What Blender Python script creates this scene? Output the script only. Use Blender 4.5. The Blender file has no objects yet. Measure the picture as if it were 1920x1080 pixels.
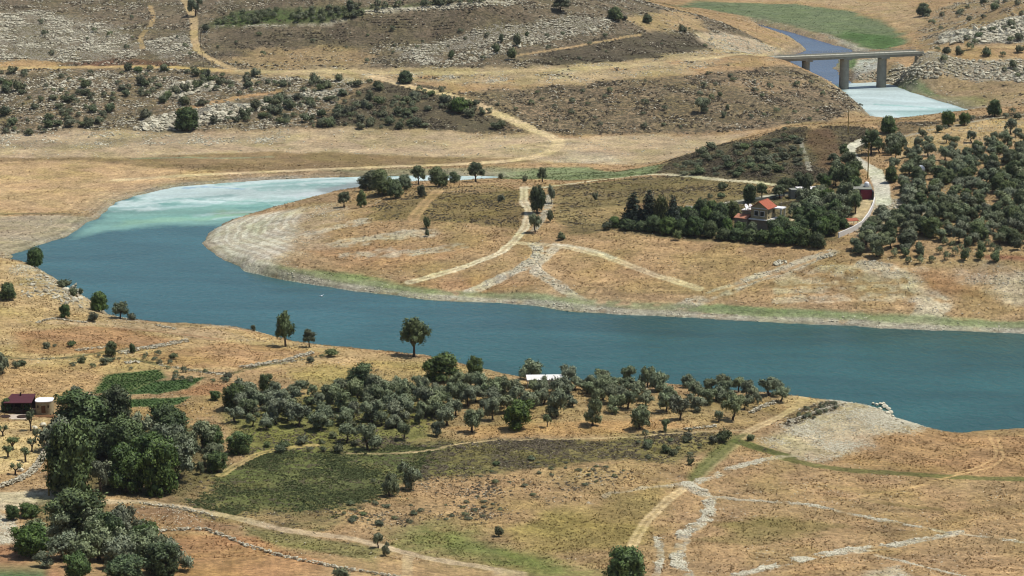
import bpy, math, random
import numpy as np

# ---------------------------------------------------------------- camera, sky, sun, exposure
S = bpy.context.scene
COL = S.collection
CAM_H, PITCH, FPX = 110.0, math.radians(12.55), 4000.0      # metres, down-tilt, focal length in px of a 1920 px frame
cd = bpy.data.cameras.new("camera")
cam = bpy.data.objects.new("camera", cd)
COL.objects.link(cam)
cam.location = (0, 0, CAM_H)
cam.rotation_euler = (math.pi / 2 - PITCH, 0, 0)
cd.sensor_width = 36.0
cd.lens = 36.0 * FPX / 1920.0
cd.clip_start, cd.clip_end = 1.0, 20000.0
S.camera = cam

SUN_EL, SUN_AZ = math.radians(66), math.radians(82)         # azimuth clockwise from +Y (away from the camera)
W = bpy.data.worlds.new("World")
S.world = W
W.use_nodes = True
sky = W.node_tree.nodes.new("ShaderNodeTexSky")
sky.sky_type = 'NISHITA'
sky.sun_disc = False
sky.sun_elevation = SUN_EL
sky.sun_rotation = SUN_AZ
bg = W.node_tree.nodes["Background"]
W.node_tree.links.new(sky.outputs[0], bg.inputs[0])
bg.inputs[1].default_value = 0.085
sl = bpy.data.lights.new("sun", 'SUN')
sl.energy = 3.8
sl.angle = math.radians(0.53)
sl.color = (1.0, 0.955, 0.885)
sun = bpy.data.objects.new("sun", sl)
COL.objects.link(sun)
sun.rotation_euler = (math.pi / 2 - SUN_EL, 0, math.pi - SUN_AZ)   # lamp's -Z looks away from the sun
from mathutils import Vector
_sd = Vector((math.sin(SUN_AZ) * math.cos(SUN_EL), math.cos(SUN_AZ) * math.cos(SUN_EL), math.sin(SUN_EL)))
sun.rotation_euler = _sd.to_track_quat('Z', 'Y').to_euler()
S.view_settings.view_transform = 'Standard'
S.view_settings.look = 'None'
S.view_settings.exposure = 0.38
S.view_settings.gamma = 1.0
S.cycles.filter_width = 1.05
S.cycles.max_bounces = 6
S.cycles.transparent_max_bounces = 4

rng = np.random.default_rng(7)
random.seed(7)
KALB = 0.60
HUE = np.array([1.0, 1.075, 1.03])


def C(r, g, b, k=KALB):
    """albedo of a surface that shows as this sRGB value in full sun"""
    c = np.array([r, g, b], float) / 255
    c = np.where(c <= .04045, c / 12.92, ((c + .055) / 1.055) ** 2.4) * k
    return (c * .90 + c.mean() * .10) * HUE


# ---------------------------------------------------------------- noise
_perm = rng.permutation(512).astype(np.int32)
_perm = np.concatenate([_perm, _perm])
_g = rng.uniform(0, 2 * np.pi, 512)
_gx, _gy = np.cos(_g).astype(np.float32), np.sin(_g).astype(np.float32)


def perlin(x, y, seed=0):
    x = np.asarray(x, np.float32) + seed * 17.31
    y = np.asarray(y, np.float32) + seed * 9.77
    xi, yi = np.floor(x).astype(np.int32), np.floor(y).astype(np.int32)
    xf, yf = x - xi, y - yi
    u, v = xf * xf * xf * (xf * (xf * 6 - 15) + 10), yf * yf * yf * (yf * (yf * 6 - 15) + 10)

    def gr(ix, iy, dx, dy):
        h = _perm[_perm[ix & 511] + (iy & 511)]
        return _gx[h] * dx + _gy[h] * dy
    a = gr(xi, yi, xf, yf); b = gr(xi + 1, yi, xf - 1, yf)
    c = gr(xi, yi + 1, xf, yf - 1); d = gr(xi + 1, yi + 1, xf - 1, yf - 1)
    return ((a + u * (b - a)) + v * ((c + u * (d - c)) - (a + u * (b - a)))) * 1.5


def fbm(x, y, scale, octv=3, seed=0, gain=.5):
    s, a, t = 0, 1.0, 0
    for k in range(octv):
        s = s + a * perlin(x / scale, y / scale, seed + k * 3)
        t += a; a *= gain; scale /= 2.03
    return s / t


# ---------------------------------------------------------------- pixels of the photograph to rays
def ray(u, v):
    u, v = np.asarray(u, float), np.asarray(v, float)
    a, b = (u - 960) / FPX, -(v - 540) / FPX
    cp, sp = math.cos(PITCH), math.sin(PITCH)
    return a, cp + b * sp, -sp + b * cp


def plane_pt(u, v, z):
    dx, dy, dz = ray(u, v)
    t = (np.asarray(z, float) - CAM_H) / dz
    return dx * t, dy * t


# ---------------------------------------------------------------- water outlines (photo px on the z = 0 plane)
LAKE = [(20, 476), (60, 464), (130, 441), (165, 417), (183, 406), (205, 394), (215, 380), (250, 368), (330, 351), (430, 342),
        (560, 335), (680, 331), (780, 329), (935, 331), (940, 336), (850, 350), (760, 356), (690, 362), (640, 370), (560, 388), (480, 407),
        (420, 420), (386, 440), (380, 455), (390, 470), (430, 490), (470, 510), (520, 523), (600, 535), (700, 550), (800, 562),
        (860, 567), (930, 567), (1000, 575), (1080, 585), (1170, 590), (1250, 594), (1350, 600), (1480, 606), (1600, 612),
        (1750, 619), (1850, 624), (1930, 628), (2200, 640), (2200, 805), (1920, 805), (1850, 806), (1800, 811), (1730, 806),
        (1690, 796), (1672, 782), (1650, 774), (1590, 762), (1540, 755), (1480, 748), (1440, 743), (1380, 738), (1300, 728), (1240, 724),
        (1100, 718), (1000, 714), (950, 707), (900, 696), (860, 682), (810, 672), (740, 668), (640, 659), (560, 648), (500, 632),
        (430, 622), (330, 615), (255, 614), (225, 608), (190, 585), (150, 562), (110, 530), (80, 512), (50, 503), (20, 494)]
RIVER = [(1415, 44), (1470, 57), (1530, 74), (1560, 83), (1592, 91), (1602, 97), (1575, 110), (1562, 128), (1580, 145), (1598, 156),
         (1640, 154), (1680, 161), (1720, 177), (1760, 189), (1820, 206), (1825, 225), (1760, 240), (1690, 243), (1645, 230), (1612, 200),
         (1590, 182), (1560, 166), (1520, 150), (1485, 133), (1468, 118), (1490, 103), (1512, 94), (1492, 80), (1440, 64)]


def poly_world(pts, z=0.0):
    x, y = plane_pt([p[0] for p in pts], [p[1] for p in pts], z)
    return np.stack([x, y], 1)


def seg_dist(px, py, poly, closed=True):
    n = len(poly)
    best = np.full(px.shape, 1e12, np.float32)
    inside = np.zeros(px.shape, bool)
    for i in range(n if closed else n - 1):
        ax, ay = poly[i]; bx, by = poly[(i + 1) % n]
        ex, ey = bx - ax, by - ay
        L = ex * ex + ey * ey + 1e-9
        t = np.clip(((px - ax) * ex + (py - ay) * ey) / L, 0, 1)
        dx, dy = px - ax - t * ex, py - ay - t * ey
        np.minimum(best, dx * dx + dy * dy, out=best)
        if closed:
            cr = (ay > py) != (by > py)
            if abs(ey) > 1e-9:
                inside ^= cr & (px < (ex * (py - ay) / ey + ax))
    return np.sqrt(best), inside


LAKE_W, RIVER_W = poly_world(LAKE), poly_world(RIVER)

# ---------------------------------------------------------------- the lie of the land: (px, px, metres above the lake)
CTRL = [(-500, 1080, 18), (0, 1080, 13), (400, 1080, 10.5), (960, 1080, 7), (1400, 1080, 5), (1920, 1080, 4), (2400, 1080, 4),
        (0, 930, 9), (300, 940, 7.5), (700, 940, 6), (1100, 900, 5), (1500, 900, 3), (1920, 900, 2), (-400, 900, 11),
        (150, 770, 7), (50, 785, 7.5), (400, 800, 6), (700, 800, 5), (1000, 800, 4.5), (1300, 800, 4), (1450, 800, 3.3), (1600, 850, 2),
        (1850, 850, 1.2), (1900, 815, .7), (1760, 815, .9), (0, 680, 7), (200, 650, 5.5), (400, 640, 4.6), (600, 690, 4.2), (800, 700, 3.8), (0, 560, 7),
        (100, 560, 6.2), (60, 515, 4.6), (0, 500, 5), (150, 575, 5), (250, 618, 4), (-300, 600, 9), (430, 612, 3.4), (560, 640, 3), (740, 662, 3),
        (860, 678, 2.8), (950, 703, 2.6), (1100, 720, 2.6), (1240, 728, 2.6), (1380, 735, 2.6),
        (1480, 748, 2.8), (1560, 752, 3), (1655, 766, 3.2), (1600, 800, 2.6),
        (560, 480, 4), (470, 450, 1.6), (560, 410, 5), (650, 400, 7), (750, 400, 8), (700, 360, 7.2), (850, 353, 7), (940, 343, 5.5), (640, 385, 5.5),
        (800, 450, 6), (900, 500, 4), (1000, 440, 7.6), (1000, 520, 3.4), (1200, 450, 8.2), (1200, 520, 4.5), (1200, 570, 1.6),
        (900, 545, 1.2), (650, 510, 2.2), (1400, 450, 9), (1400, 560, 2.4), (1600, 470, 9.5), (1600, 560, 3.4), (1900, 500, 9), (1900, 580, 2.4), (1400, 585, 1.0), (1700, 603, 1.0),
        (1425, 420, 9.5), (1425, 370, 11), (1600, 400, 11.5), (1900, 400, 13.5), (1750, 330, 16), (1900, 300, 18), (1620, 330, 14), (2300, 300, 22),
        (1900, 240, 19.5), (1650, 270, 16.5), (1000, 380, 8.5), (1100, 350, 8.5), (1200, 330, 8.5), (1300, 350, 10.5),
        (1240, 316, 7.5), (1300, 288, 11), (1400, 266, 15), (1480, 238, 19), (1560, 232, 19), (1640, 228, 18.5), (1740, 222, 19), (1830, 208, 20), (1920, 200, 20.5), (1440, 300, 14.5), (1100, 337, 5), (1030, 343, 5.5),
        (900, 250, 2), (1100, 252, 2), (1300, 250, 2), (1400, 248, 2.4), (1000, 145, 13), (1200, 135, 13.6), (1400, 113, 14), (1462, 108, 14),
        (1300, 180, 9.5), (1500, 152, 9), (1550, 168, 5.5), (1490, 122, 10.5), (1512, 134, 7), (1540, 143, 6), (1610, 188, 4), (1645, 205, 2.4), (900, 200, 8), (700, 220, 6), (700, 150, 13), (500, 160, 12),
        (300, 180, 11), (100, 180, 12), (0, 240, 4), (300, 240, 4), (0, 130, 16), (300, 120, 17), (600, 130, 15), (800, 140, 13.5), (-400, 130, 18), (-400, 240, 6),
        (0, 330, 1.2), (300, 310, 1), (0, 270, 2), (500, 260, 2), (700, 290, 1), (1000, 290, 1), (1100, 280, 1.4), (1240, 300, 1.2), (1380, 275, 1.5),
        (900, 320, .6), (1100, 322, .6), (1200, 318, .8), (0, 400, 1.2), (100, 425, .8), (-300, 350, 3), (-300, 450, 2),
        (0, 60, 25), (0, 0, 32), (350, 60, 24), (350, 0, 32), (600, 60, 24), (600, 0, 35), (800, 60, 24), (900, 5, 34), (1000, 60, 23), (1050, 20, 29),
        (1150, 30, 26), (1240, 28, 23), (1300, 60, 18), (1300, 92, 15.5), (1350, 42, 17), (1420, 66, 9), (1390, 90, 11), (1450, 88, 6), (-400, 0, 40), (900, -80, 42), (200, -80, 44),
        (1500, 38, .8), (1650, 60, 1), (1400, 12, 1.2), (1690, 88, 1.6), (1590, 120, .8), (1250, 4, 1.4), (1640, 125, 1.5), (1500, 8, 1.2),
        (1700, 30, 4), (1800, 8, 12), (1750, 55, 6), (1750, 97, 14), (1730, 98, 14), (1920, 88, 14.5), (1800, 74, 15.8), (1900, 40, 19.5), (1900, 0, 26), (1800, 48, 13), (1800, 140, 6), (1900, 150, 6),
        (1750, 168, 1.6), (1900, 190, 2), (1700, 130, 5), (1680, 152, 1.2), (1690, 112, 9), (2300, 60, 20), (2300, 150, 8)]
cx_, cy_ = plane_pt([c[0] for c in CTRL], [c[1] for c in CTRL], [c[2] for c in CTRL])
cz_ = [c[2] for c in CTRL]
extra = [(0, 0, 101), (40, 0, 100), (-40, 0, 102), (0, 100, 62), (100, 110, 56), (-100, 90, 70), (0, 205, 28), (90, 210, 25), (-90, 210, 34), (0, -300, 120),
         (400, 0, 90), (-400, 0, 110), (0, 2500, 90), (700, 2200, 90), (-700, 2200, 90), (1500, 1500, 80), (-1500, 1500, 90), (1500, 300, 50), (-1500, 300, 90), (420, 1750, 20), (330, 1400, 2)]
CX = np.concatenate([cx_, [e[0] for e in extra]]).astype(np.float64)
CY = np.concatenate([cy_, [e[1] for e in extra]]).astype(np.float64)
CZ = np.concatenate([cz_, [e[2] for e in extra]]).astype(np.float64)
RC = 6.0
Kmat = np.sqrt((CX[:, None] - CX) ** 2 + (CY[:, None] - CY) ** 2 + RC * RC)
n_ = len(CX)
A_ = np.zeros((n_ + 1, n_ + 1))
A_[:n_, :n_] = Kmat - np.eye(n_) * 0.6
A_[n_, :n_] = 1; A_[:n_, n_] = 1
sol = np.linalg.solve(A_, np.concatenate([CZ, [0]]))
RW, R0 = sol[:n_], sol[n_]

# polar sheet round the point below the camera, fine where the valley is
az_f = np.radians(np.linspace(-17.5, 17.5, 1320))
az_c = np.radians(np.linspace(17.5, 180, 46)[1:])
AZ = np.concatenate([-az_c[::-1][1:], az_f, az_c])
r_f = 106 / np.tan(np.radians(np.linspace(20.6, 4.25, 980)))
R_ = np.concatenate([np.linspace(.5, r_f[0], 26)[:-1], r_f, np.geomspace(r_f[-1], 9000, 34)[1:]])
NA, NR = len(AZ), len(R_)
X = (R_[:, None] * np.sin(AZ)).astype(np.float32)
Y = (R_[:, None] * np.cos(AZ)).astype(np.float32)


def rbf(x, y):
    out = np.full(x.shape, R0, np.float32)
    for k in range(n_):
        out += np.float32(RW[k]) * np.sqrt((x - np.float32(CX[k])) ** 2 + (y - np.float32(CY[k])) ** 2 + np.float32(RC * RC))
    return out


xf_, yf_ = X.ravel(), Y.ravel()
B = rbf(xf_, yf_)
rr = np.sqrt(xf_ ** 2 + yf_ ** 2)
B = np.maximum(B, .45)
B = np.where(rr > 1500, B + fbm(xf_, yf_, 420, 3, 40) * 40 * np.clip((rr - 1500) / 900, 0, 1), B)
wxy = (fbm(xf_, yf_, 14, 2, 1), fbm(xf_, yf_, 14, 2, 2))
wfi = (fbm(xf_, yf_, 3.1, 2, 3), fbm(xf_, yf_, 3.1, 2, 4))
WXx, WYy = xf_ + 1.6 * wxy[0] + .5 * wfi[0], yf_ + 1.6 * wxy[1] + .5 * wfi[1]
d1, i1 = seg_dist(WXx, WYy, LAKE_W)
d2, i2 = seg_dist(WXx, WYy, RIVER_W)
D = np.minimum(np.where(i1, -d1, d1), np.where(i2, -d2, d2))
WET = D < 0
Z = np.where(D > 0, B * (1 - np.exp(-D / 3.2)), -1.8 * (1 - np.exp(D / 4.0)))
calm = np.clip(D / 6, 0, 1)
big = fbm(xf_, yf_, 38, 2, 8)
mid = fbm(xf_, yf_, 9, 2, 11)
fin = fbm(xf_, yf_, 2.2, 2, 14)
mic = perlin(xf_ / .55, yf_ / .55, 17)
flat = np.clip(B / 4, .15, 1)
Z = Z + calm * flat * (.55 * big + .22 * mid + .10 * fin) + calm * .05 * mic
ZG = Z.reshape(NR, NA)


def P(u, v):
    """first point of the land or water along the ray through a photo pixel -> x, y, z"""
    dx, dy, dz = (float(q) for q in ray(u, v))
    a = math.atan2(dx, dy); h = math.hypot(dx, dy)
    j = int(np.clip(np.searchsorted(AZ, a) - 1, 0, NA - 2))
    t = (a - AZ[j]) / (AZ[j + 1] - AZ[j])
    prof = np.maximum(ZG[:, j] * (1 - t) + ZG[:, j + 1] * t, 0)
    zr = CAM_H + R_ * dz / h
    hit = np.nonzero((prof >= zr) & (R_ > 40))[0]
    if len(hit) == 0:
        r = 1500.0
    else:
        k = hit[0]
        e0, e1 = zr[k - 1] - prof[k - 1], zr[k] - prof[k]
        f = e0 / (e0 - e1 + 1e-9)
        r = R_[k - 1] + f * (R_[k] - R_[k - 1])
    return r * math.sin(a), r * math.cos(a), CAM_H + r * dz / h


def ground(x, y):
    r = math.hypot(x, y); a = math.atan2(x, y)
    i = int(np.clip(np.searchsorted(R_, r) - 1, 0, NR - 2)); j = int(np.clip(np.searchsorted(AZ, a) - 1, 0, NA - 2))
    s = (r - R_[i]) / (R_[i + 1] - R_[i]); t = (a - AZ[j]) / (AZ[j + 1] - AZ[j])
    return float((ZG[i, j] * (1 - t) + ZG[i, j + 1] * t) * (1 - s) + (ZG[i + 1, j] * (1 - t) + ZG[i + 1, j + 1] * t) * s)


def pxm(p):
    """photo pixels per metre at a point"""
    return FPX / (p[1] * math.cos(PITCH) + (CAM_H - p[2]) * math.sin(PITCH))


# ---------------------------------------------------------------- what grows and lies on the land, as albedo + cover amounts
NV = len(xf_)
ALB = np.tile(C(186, 148, 104), (NV, 1)).astype(np.float32)
STONE = np.full(NV, .085, np.float32)
SCRUB = np.full(NV, .12, np.float32)
VIS = np.nonzero((np.abs(np.arctan2(xf_, yf_)) < math.radians(17)) & (rr > 270) & (rr < 1700))[0]
vx, vy = xf_[VIS], yf_[VIS]
v_w = (wxy[0][VIS], wxy[1][VIS], wfi[0][VIS], wfi[1][VIS])


def blend(idx, w, col, stone, scrub):
    if col is not None:
        ALB[idx] += (np.asarray(col, np.float32) - ALB[idx]) * w[:, None]
    if stone is not None:
        STONE[idx] += (stone - STONE[idx]) * w
    if scrub is not None:
        SCRUB[idx] += (scrub - SCRUB[idx]) * w


def sst(e0, e1, x):
    t = np.clip((x - e0) / (e1 - e0), 0, 1)
    return t * t * (3 - 2 * t)


def paint(pts, col=None, a=1.0, stone=None, scrub=None, soft=2.0, warp=3.0):
    w = np.array([P(*p)[:2] for p in pts], np.float32)
    m = warp * 1.5 + soft
    k = np.nonzero((vx > w[:, 0].min() - m) & (vx < w[:, 0].max() + m) & (vy > w[:, 1].min() - m) & (vy < w[:, 1].max() + m))[0]
    if not len(k):
        return
    d, ins = seg_dist(vx[k] + warp * v_w[0][k] + warp * .4 * v_w[2][k], vy[k] + warp * v_w[1][k] + warp * .4 * v_w[3][k], w)
    sd = np.where(ins, -d, d)
    wt = sst(soft, -soft, sd) * a
    q = wt > .003
    blend(VIS[k[q]], wt[q], col, stone, scrub)


TRK = np.zeros(NV, np.float32)


def trail(pts, col, width, a=1.0, stone=0.0, scrub=0.0, twin=False, warp=.45, soft=.22, patchy=0.0):
    width = width * (.72 if stone < .3 else .52)
    w = np.array([P(*p)[:2] for p in pts], np.float32)
    # round the corners
    for _ in range(2):
        q = [w[0]]
        for i in range(len(w) - 1):
            q += [w[i] * .75 + w[i + 1] * .25, w[i] * .25 + w[i + 1] * .75]
        w = np.array(q + [w[-1]], np.float32)
    m = width + warp * 2 + 2
    k = np.nonzero((vx > w[:, 0].min() - m) & (vx < w[:, 0].max() + m) & (vy > w[:, 1].min() - m) & (vy < w[:, 1].max() + m))[0]
    if not len(k):
        return
    d, _ = seg_dist(vx[k] + warp * v_w[0][k] + warp * .5 * v_w[2][k], vy[k] + warp * v_w[1][k] + warp * .5 * v_w[3][k], w, False)
    wt = sst(width / 2 * (1 + soft), width / 2 * (1 - soft), d) * a
    if stone < .35:
        TRK[VIS[k]] = np.maximum(TRK[VIS[k]], wt)
    if twin:
        wt = wt * (1 - .5 * sst(width * .22, width * .08, d))
    if patchy:
        wt = wt * sst(-.35, .25, v_w[2][k] + .6 * v_w[0][k] + (1 - patchy) * .6)
    q = wt > .003
    blend(VIS[k[q]], wt[q], col, stone, scrub)


straw, sand, track = C(196, 152, 104), C(204, 164, 119), C(214, 180, 132)
rockc, greyrub = C(178, 168, 154), C(172, 156, 136)
# --- far hills
paint([(-150, 128), (430, 132), (1000, 130), (1400, 104), (1440, 80), (1400, 62), (1290, 24), (1210, 3), (600, -40), (-150, -40)], C(138, 118, 94), 1, .38, .50, 4, 5)
paint([(400, 118), (430, 62), (620, 48), (950, 12), (1020, 42), (900, 54), (700, 84), (560, 118)], C(128, 109, 88), 1, .16, .55, 4, 5)
paint([(390, 120), (500, 90), (620, 85), (700, 100), (700, 126), (480, 128)], C(178, 146, 102), .8, .2, .25, 4, 8)
paint([(-100, 22), (60, 20), (200, 42), (255, 78), (258, 106), (100, 116), (-100, 114)], C(140, 122, 98), 1, .85, .35, 4, 6)
paint([(262, 84), (350, 56), (366, 100), (300, 112)], C(128, 114, 92), 1, .9, .4, 2, 4)
paint([(815, 127), (830, 104), (960, 78), (1100, 60), (1150, 36), (1060, 33), (900, 60), (740, 92), (760, 112)], C(132, 116, 94), 1, .9, .4, 3, 5)
paint([(1000, 120), (1010, 100), (1200, 62), (1330, 74), (1380, 92), (1250, 108), (1100, 124)], C(114, 99, 80), 1, .18, .6, 3, 4)
trail([(960, 106), (1050, 92), (1130, 78), (1200, 66)], C(190, 155, 110), 3)
paint([(1170, 34), (1290, 24), (1330, 58), (1220, 60)], C(186, 152, 108), .9, .2, .15, 3, 4)
paint([(380, 52), (440, 22), (600, 16), (900, -4), (930, 6), (700, 20), (640, 40), (500, 46)], C(96, 106, 62), 1, .05, .35, 3, 3)
trail([(680, 21), (780, 16), (880, 12), (965, 5)], C(200, 185, 160), 5, 1, .9, 0)
trail([(400, 48), (480, 50), (600, 46), (650, 38)], C(180, 165, 140), 5, .8, .8, .2, patchy=.7)
trail([(340, -10), (366, 36), (362, 78), (378, 104), (440, 132)], C(200, 166, 120), 4.4, 1)
trail([(282, 12), (292, 40), (262, 66), (268, 92)], C(196, 160, 110), 3, .7, patchy=.6)
paint([(110, 117), (200, 111), (270, 111), (345, 121), (270, 125), (150, 122)], C(128, 84, 62), .75, .3, .35, 1.2, 5)
paint([(-60, 116), (40, 112), (110, 117), (100, 126), (-60, 126)], C(205, 160, 105), .8, .1, 0, 2, 3)
# --- lower hillsides
paint([(-150, 130), (300, 128), (700, 150), (640, 190), (590, 242), (250, 246), (0, 262), (-150, 268)], C(152, 128, 98), 1, .56, .55, 4, 5)
paint([(250, 244), (275, 222), (330, 212), (420, 192), (480, 202), (440, 226), (380, 234), (300, 248)], C(126, 116, 102), 1, .95, .15, 1.5, 3)
paint([(300, 182), (325, 156), (400, 147), (398, 165), (335, 186)], C(126, 116, 102), 1, .95, .2, 1.5, 3)
trail([(370, 214), (470, 196), (560, 178), (650, 168)], C(160, 152, 140), 8, 1, .9, .2, patchy=.7)
trail([(340, 206), (390, 196), (460, 180), (520, 172)], C(190, 145, 98), 5, .8, .2, .1)
paint([(590, 242), (620, 205), (690, 160), (750, 150), (840, 170), (900, 200), (960, 236), (960, 249), (700, 244)], C(130, 113, 86), 1, .18, .75, 3, 4)
paint([(890, 250), (960, 238), (900, 196), (860, 172), (1000, 164), (1300, 142), (1450, 122), (1530, 140), (1645, 205), (1560, 228), (1450, 238), (1240, 251), (1100, 253)],
      C(156, 130, 100), 1, .26, .58, 3, 4)
paint([(1280, 160), (1400, 150), (1560, 165), (1600, 185), (1420, 172)], C(172, 140, 104), .7, .35, .35, 4, 7)
paint([(430, 134), (700, 128), (1000, 126), (1200, 116), (1400, 98), (1470, 100), (1480, 113), (1300, 138), (1100, 156), (980, 161), (850, 156), (700, 148), (500, 142)], C(192, 162, 120), 1, .34, .16, 3, 6)
trail([(430, 133), (700, 136), (1000, 134), (1200, 124), (1400, 104), (1465, 106)], C(214, 184, 134), 6, .8)
trail([(-80, 124), (200, 125), (430, 133)], C(208, 170, 114), 6, 1)
for k in range(34):
    u0 = random.uniform(440, 1460)
    v0 = (146 if u0 < 1000 else 146 - (u0 - 1000) * .085) + random.uniform(-10, 10)
    paint([(u0 - random.uniform(8, 30), v0), (u0, v0 - random.uniform(2, 5)), (u0 + random.uniform(8, 34), v0 + 1), (u0, v0 + random.uniform(2, 5))],
          random.choice([C(216, 192, 156), C(206, 178, 138), C(162, 138, 104), C(150, 128, 100), C(198, 150, 104)]), .75, random.choice([.2, .5, .6]), random.choice([0, .3, .5]), 1.5, 4)
# --- mud flats beyond the lake
paint([(-150, 256), (250, 246), (480, 244), (700, 244), (960, 250), (1050, 258), (1410, 247), (1250, 302), (1000, 304), (600, 312), (300, 306), (-150, 294)], C(196, 166, 130), 1, .16, 0, 3, 4)
paint([(-100, 260), (250, 247), (560, 246), (560, 262), (300, 276), (-100, 278)], C(190, 162, 130), .8, .55, .06, 4, 6)
paint([(-100, 292), (250, 296), (500, 284), (700, 290), (980, 296), (1010, 303), (700, 318), (480, 326), (330, 332), (250, 312), (-100, 304)], C(158, 128, 90), 1, .06, .08, 2.5, 4)
paint([(-150, 304), (150, 300), (330, 318), (450, 324), (330, 344), (230, 370), (180, 393), (0, 402), (-150, 404)], C(206, 166, 120), 1, .02, 0, 3, 4)
paint([(-150, 407), (150, 404), (180, 408), (120, 440), (50, 465), (-150, 486)], C(188, 164, 134), 1, .12, 0, 2, 3)
trail([(-60, 402), (60, 401), (130, 401)], C(122, 108, 78), 3, .8)
paint([(920, 319), (1100, 313), (1245, 308), (1252, 322), (1180, 331), (1060, 338), (940, 336)], C(138, 144, 98), 1, .04, .02, 2, 3)
paint([(600, 320), (920, 314), (1000, 318), (930, 332), (700, 332)], C(150, 142, 104), .8, .1, 0, 2.5, 4)
trail([(250, 298), (330, 295), (420, 297), (510, 294)], C(150, 150, 118), 3, .8)
paint([(1060, 282), (1110, 284), (1170, 305), (1060, 305)], C(205, 184, 156), .6, .3, 0, 3, 5)
trail([(700, 143), (780, 165), (850, 180), (920, 208), (980, 234), (1030, 254), (1052, 265), (1036, 285), (990, 298), (900, 306), (700, 314), (500, 322), (330, 330), (220, 338)], C(226, 192, 146), 6.2)
# --- river valley beyond the bridge
paint([(1205, 0), (1300, 2), (1500, 8), (1600, 22), (1680, 52), (1702, 80), (1664, 94), (1600, 84), (1560, 68), (1480, 50), (1430, 42), (1300, 14)], C(122, 130, 92), 1, .03, .04, 4, 5)
paint([(1562, 68), (1600, 58), (1690, 70), (1668, 92), (1612, 87)], C(88, 116, 58), .9, .03, 0, 5, 6)
paint([(1300, -2), (1500, 2), (1620, 20), (1710, 60), (1750, 50), (1700, 5), (1500, -8)], C(190, 156, 114), 1, .1, .05, 4, 5)
paint([(1540, 62), (1600, 83), (1640, 92), (1610, 98), (1585, 84)], C(190, 178, 160), .9, .5, 0, 2, 3)
paint([(1720, 60), (1790, 5), (1980, -20), (1980, 90), (1740, 95)], C(176, 144, 104), 1, .35, .3, 3, 4)
paint([(1752, 82), (1762, 64), (1830, 54), (1890, 34), (1980, 28), (1980, 76), (1830, 84)], C(158, 150, 138), 1, .9, .25, 2, 3)
trail([(1730, 98), (1800, 92), (1980, 86)], C(200, 165, 118), 5)
paint([(1655, 152), (1690, 122), (1780, 104), (1980, 110), (1980, 158), (1780, 142), (1700, 158)], C(182, 158, 128), 1, .85, .1, 2, 3)
paint([(1700, 158), (1780, 144), (1980, 160), (1980, 200), (1830, 204), (1750, 184)], C(172, 142, 104), 1, .16, .22, 2, 3)
paint([(1672, 156), (1740, 166), (1756, 180), (1700, 173)], C(88, 120, 58), 1, .05, 0, 1.5, 2)
trail([(1690, 157), (1730, 173), (1765, 184), (1815, 201)], C(112, 132, 70), 5, .8, .1, .05, warp=2, soft=.6, patchy=.4)
paint([(1740, 182), (1830, 180), (1860, 196), (1820, 205)], C(140, 130, 80), .8, .05, 0, 2, 2)
paint([(1560, 112), (1612, 108), (1606, 130), (1576, 134)], C(94, 118, 62), 1, .02, 0, 1.5, 2)
paint([(1612, 112), (1652, 108), (1648, 132), (1622, 140), (1598, 152)], C(196, 190, 178), 1, .5, 0, 1.5, 2)
paint([(1610, 142), (1650, 130), (1648, 150), (1612, 152)], C(196, 160, 120), 1, .8, 0, 1, 2)
paint([(1300, 62), (1350, 62), (1470, 92), (1470, 100), (1400, 100), (1330, 90)], C(206, 176, 142), 1, .45, .05, 3, 4)
# --- knoll and terraces of the far bank
paint([(1235, 322), (1290, 288), (1400, 266), (1470, 240), (1520, 246), (1580, 236), (1650, 240), (1610, 300), (1560, 345), (1400, 348), (1260, 335)], C(128, 112, 76), 1, .12, .75, 2.5, 3)
paint([(1505, 246), (1560, 240), (1592, 300), (1582, 332), (1535, 312)], C(118, 92, 68), 1, .04, .12, 1.5, 2)
trail([(1500, 258), (1512, 300), (1520, 320)], C(165, 155, 138), 2.5, .8, .9, 0, patchy=.5)
paint([(1640, 230), (1760, 226), (1980, 206), (1980, 222), (1780, 232), (1680, 262)], C(140, 115, 82), 1, .3, .5, 2, 2)
paint([(1660, 268), (1760, 232), (1980, 218), (1980, 262), (1760, 284), (1690, 300)], C(198, 162, 112), 1, .32, .1, 2, 2)
paint([(1040, 350), (1200, 332), (1400, 347), (1440, 375), (1330, 386), (1190, 380), (1160, 432), (1060, 442), (1036, 400)], C(146, 124, 80), 1, .10, .35, 2, 3)
paint([(1100, 392), (1300, 380), (1320, 388), (1190, 402), (1120, 420)], C(180, 148, 98), .6, .05, .1, 2, 3)
paint([(690, 404), (720, 374), (800, 362), (980, 357), (986, 372), (962, 430), (830, 416), (690, 416)], C(152, 127, 80), 1, .06, .38, 2, 4)
paint([(640, 382), (760, 352), (930, 346), (980, 356), (800, 364), (700, 384)], C(170, 138, 92), .8, .15, .3, 2, 3)
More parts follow.
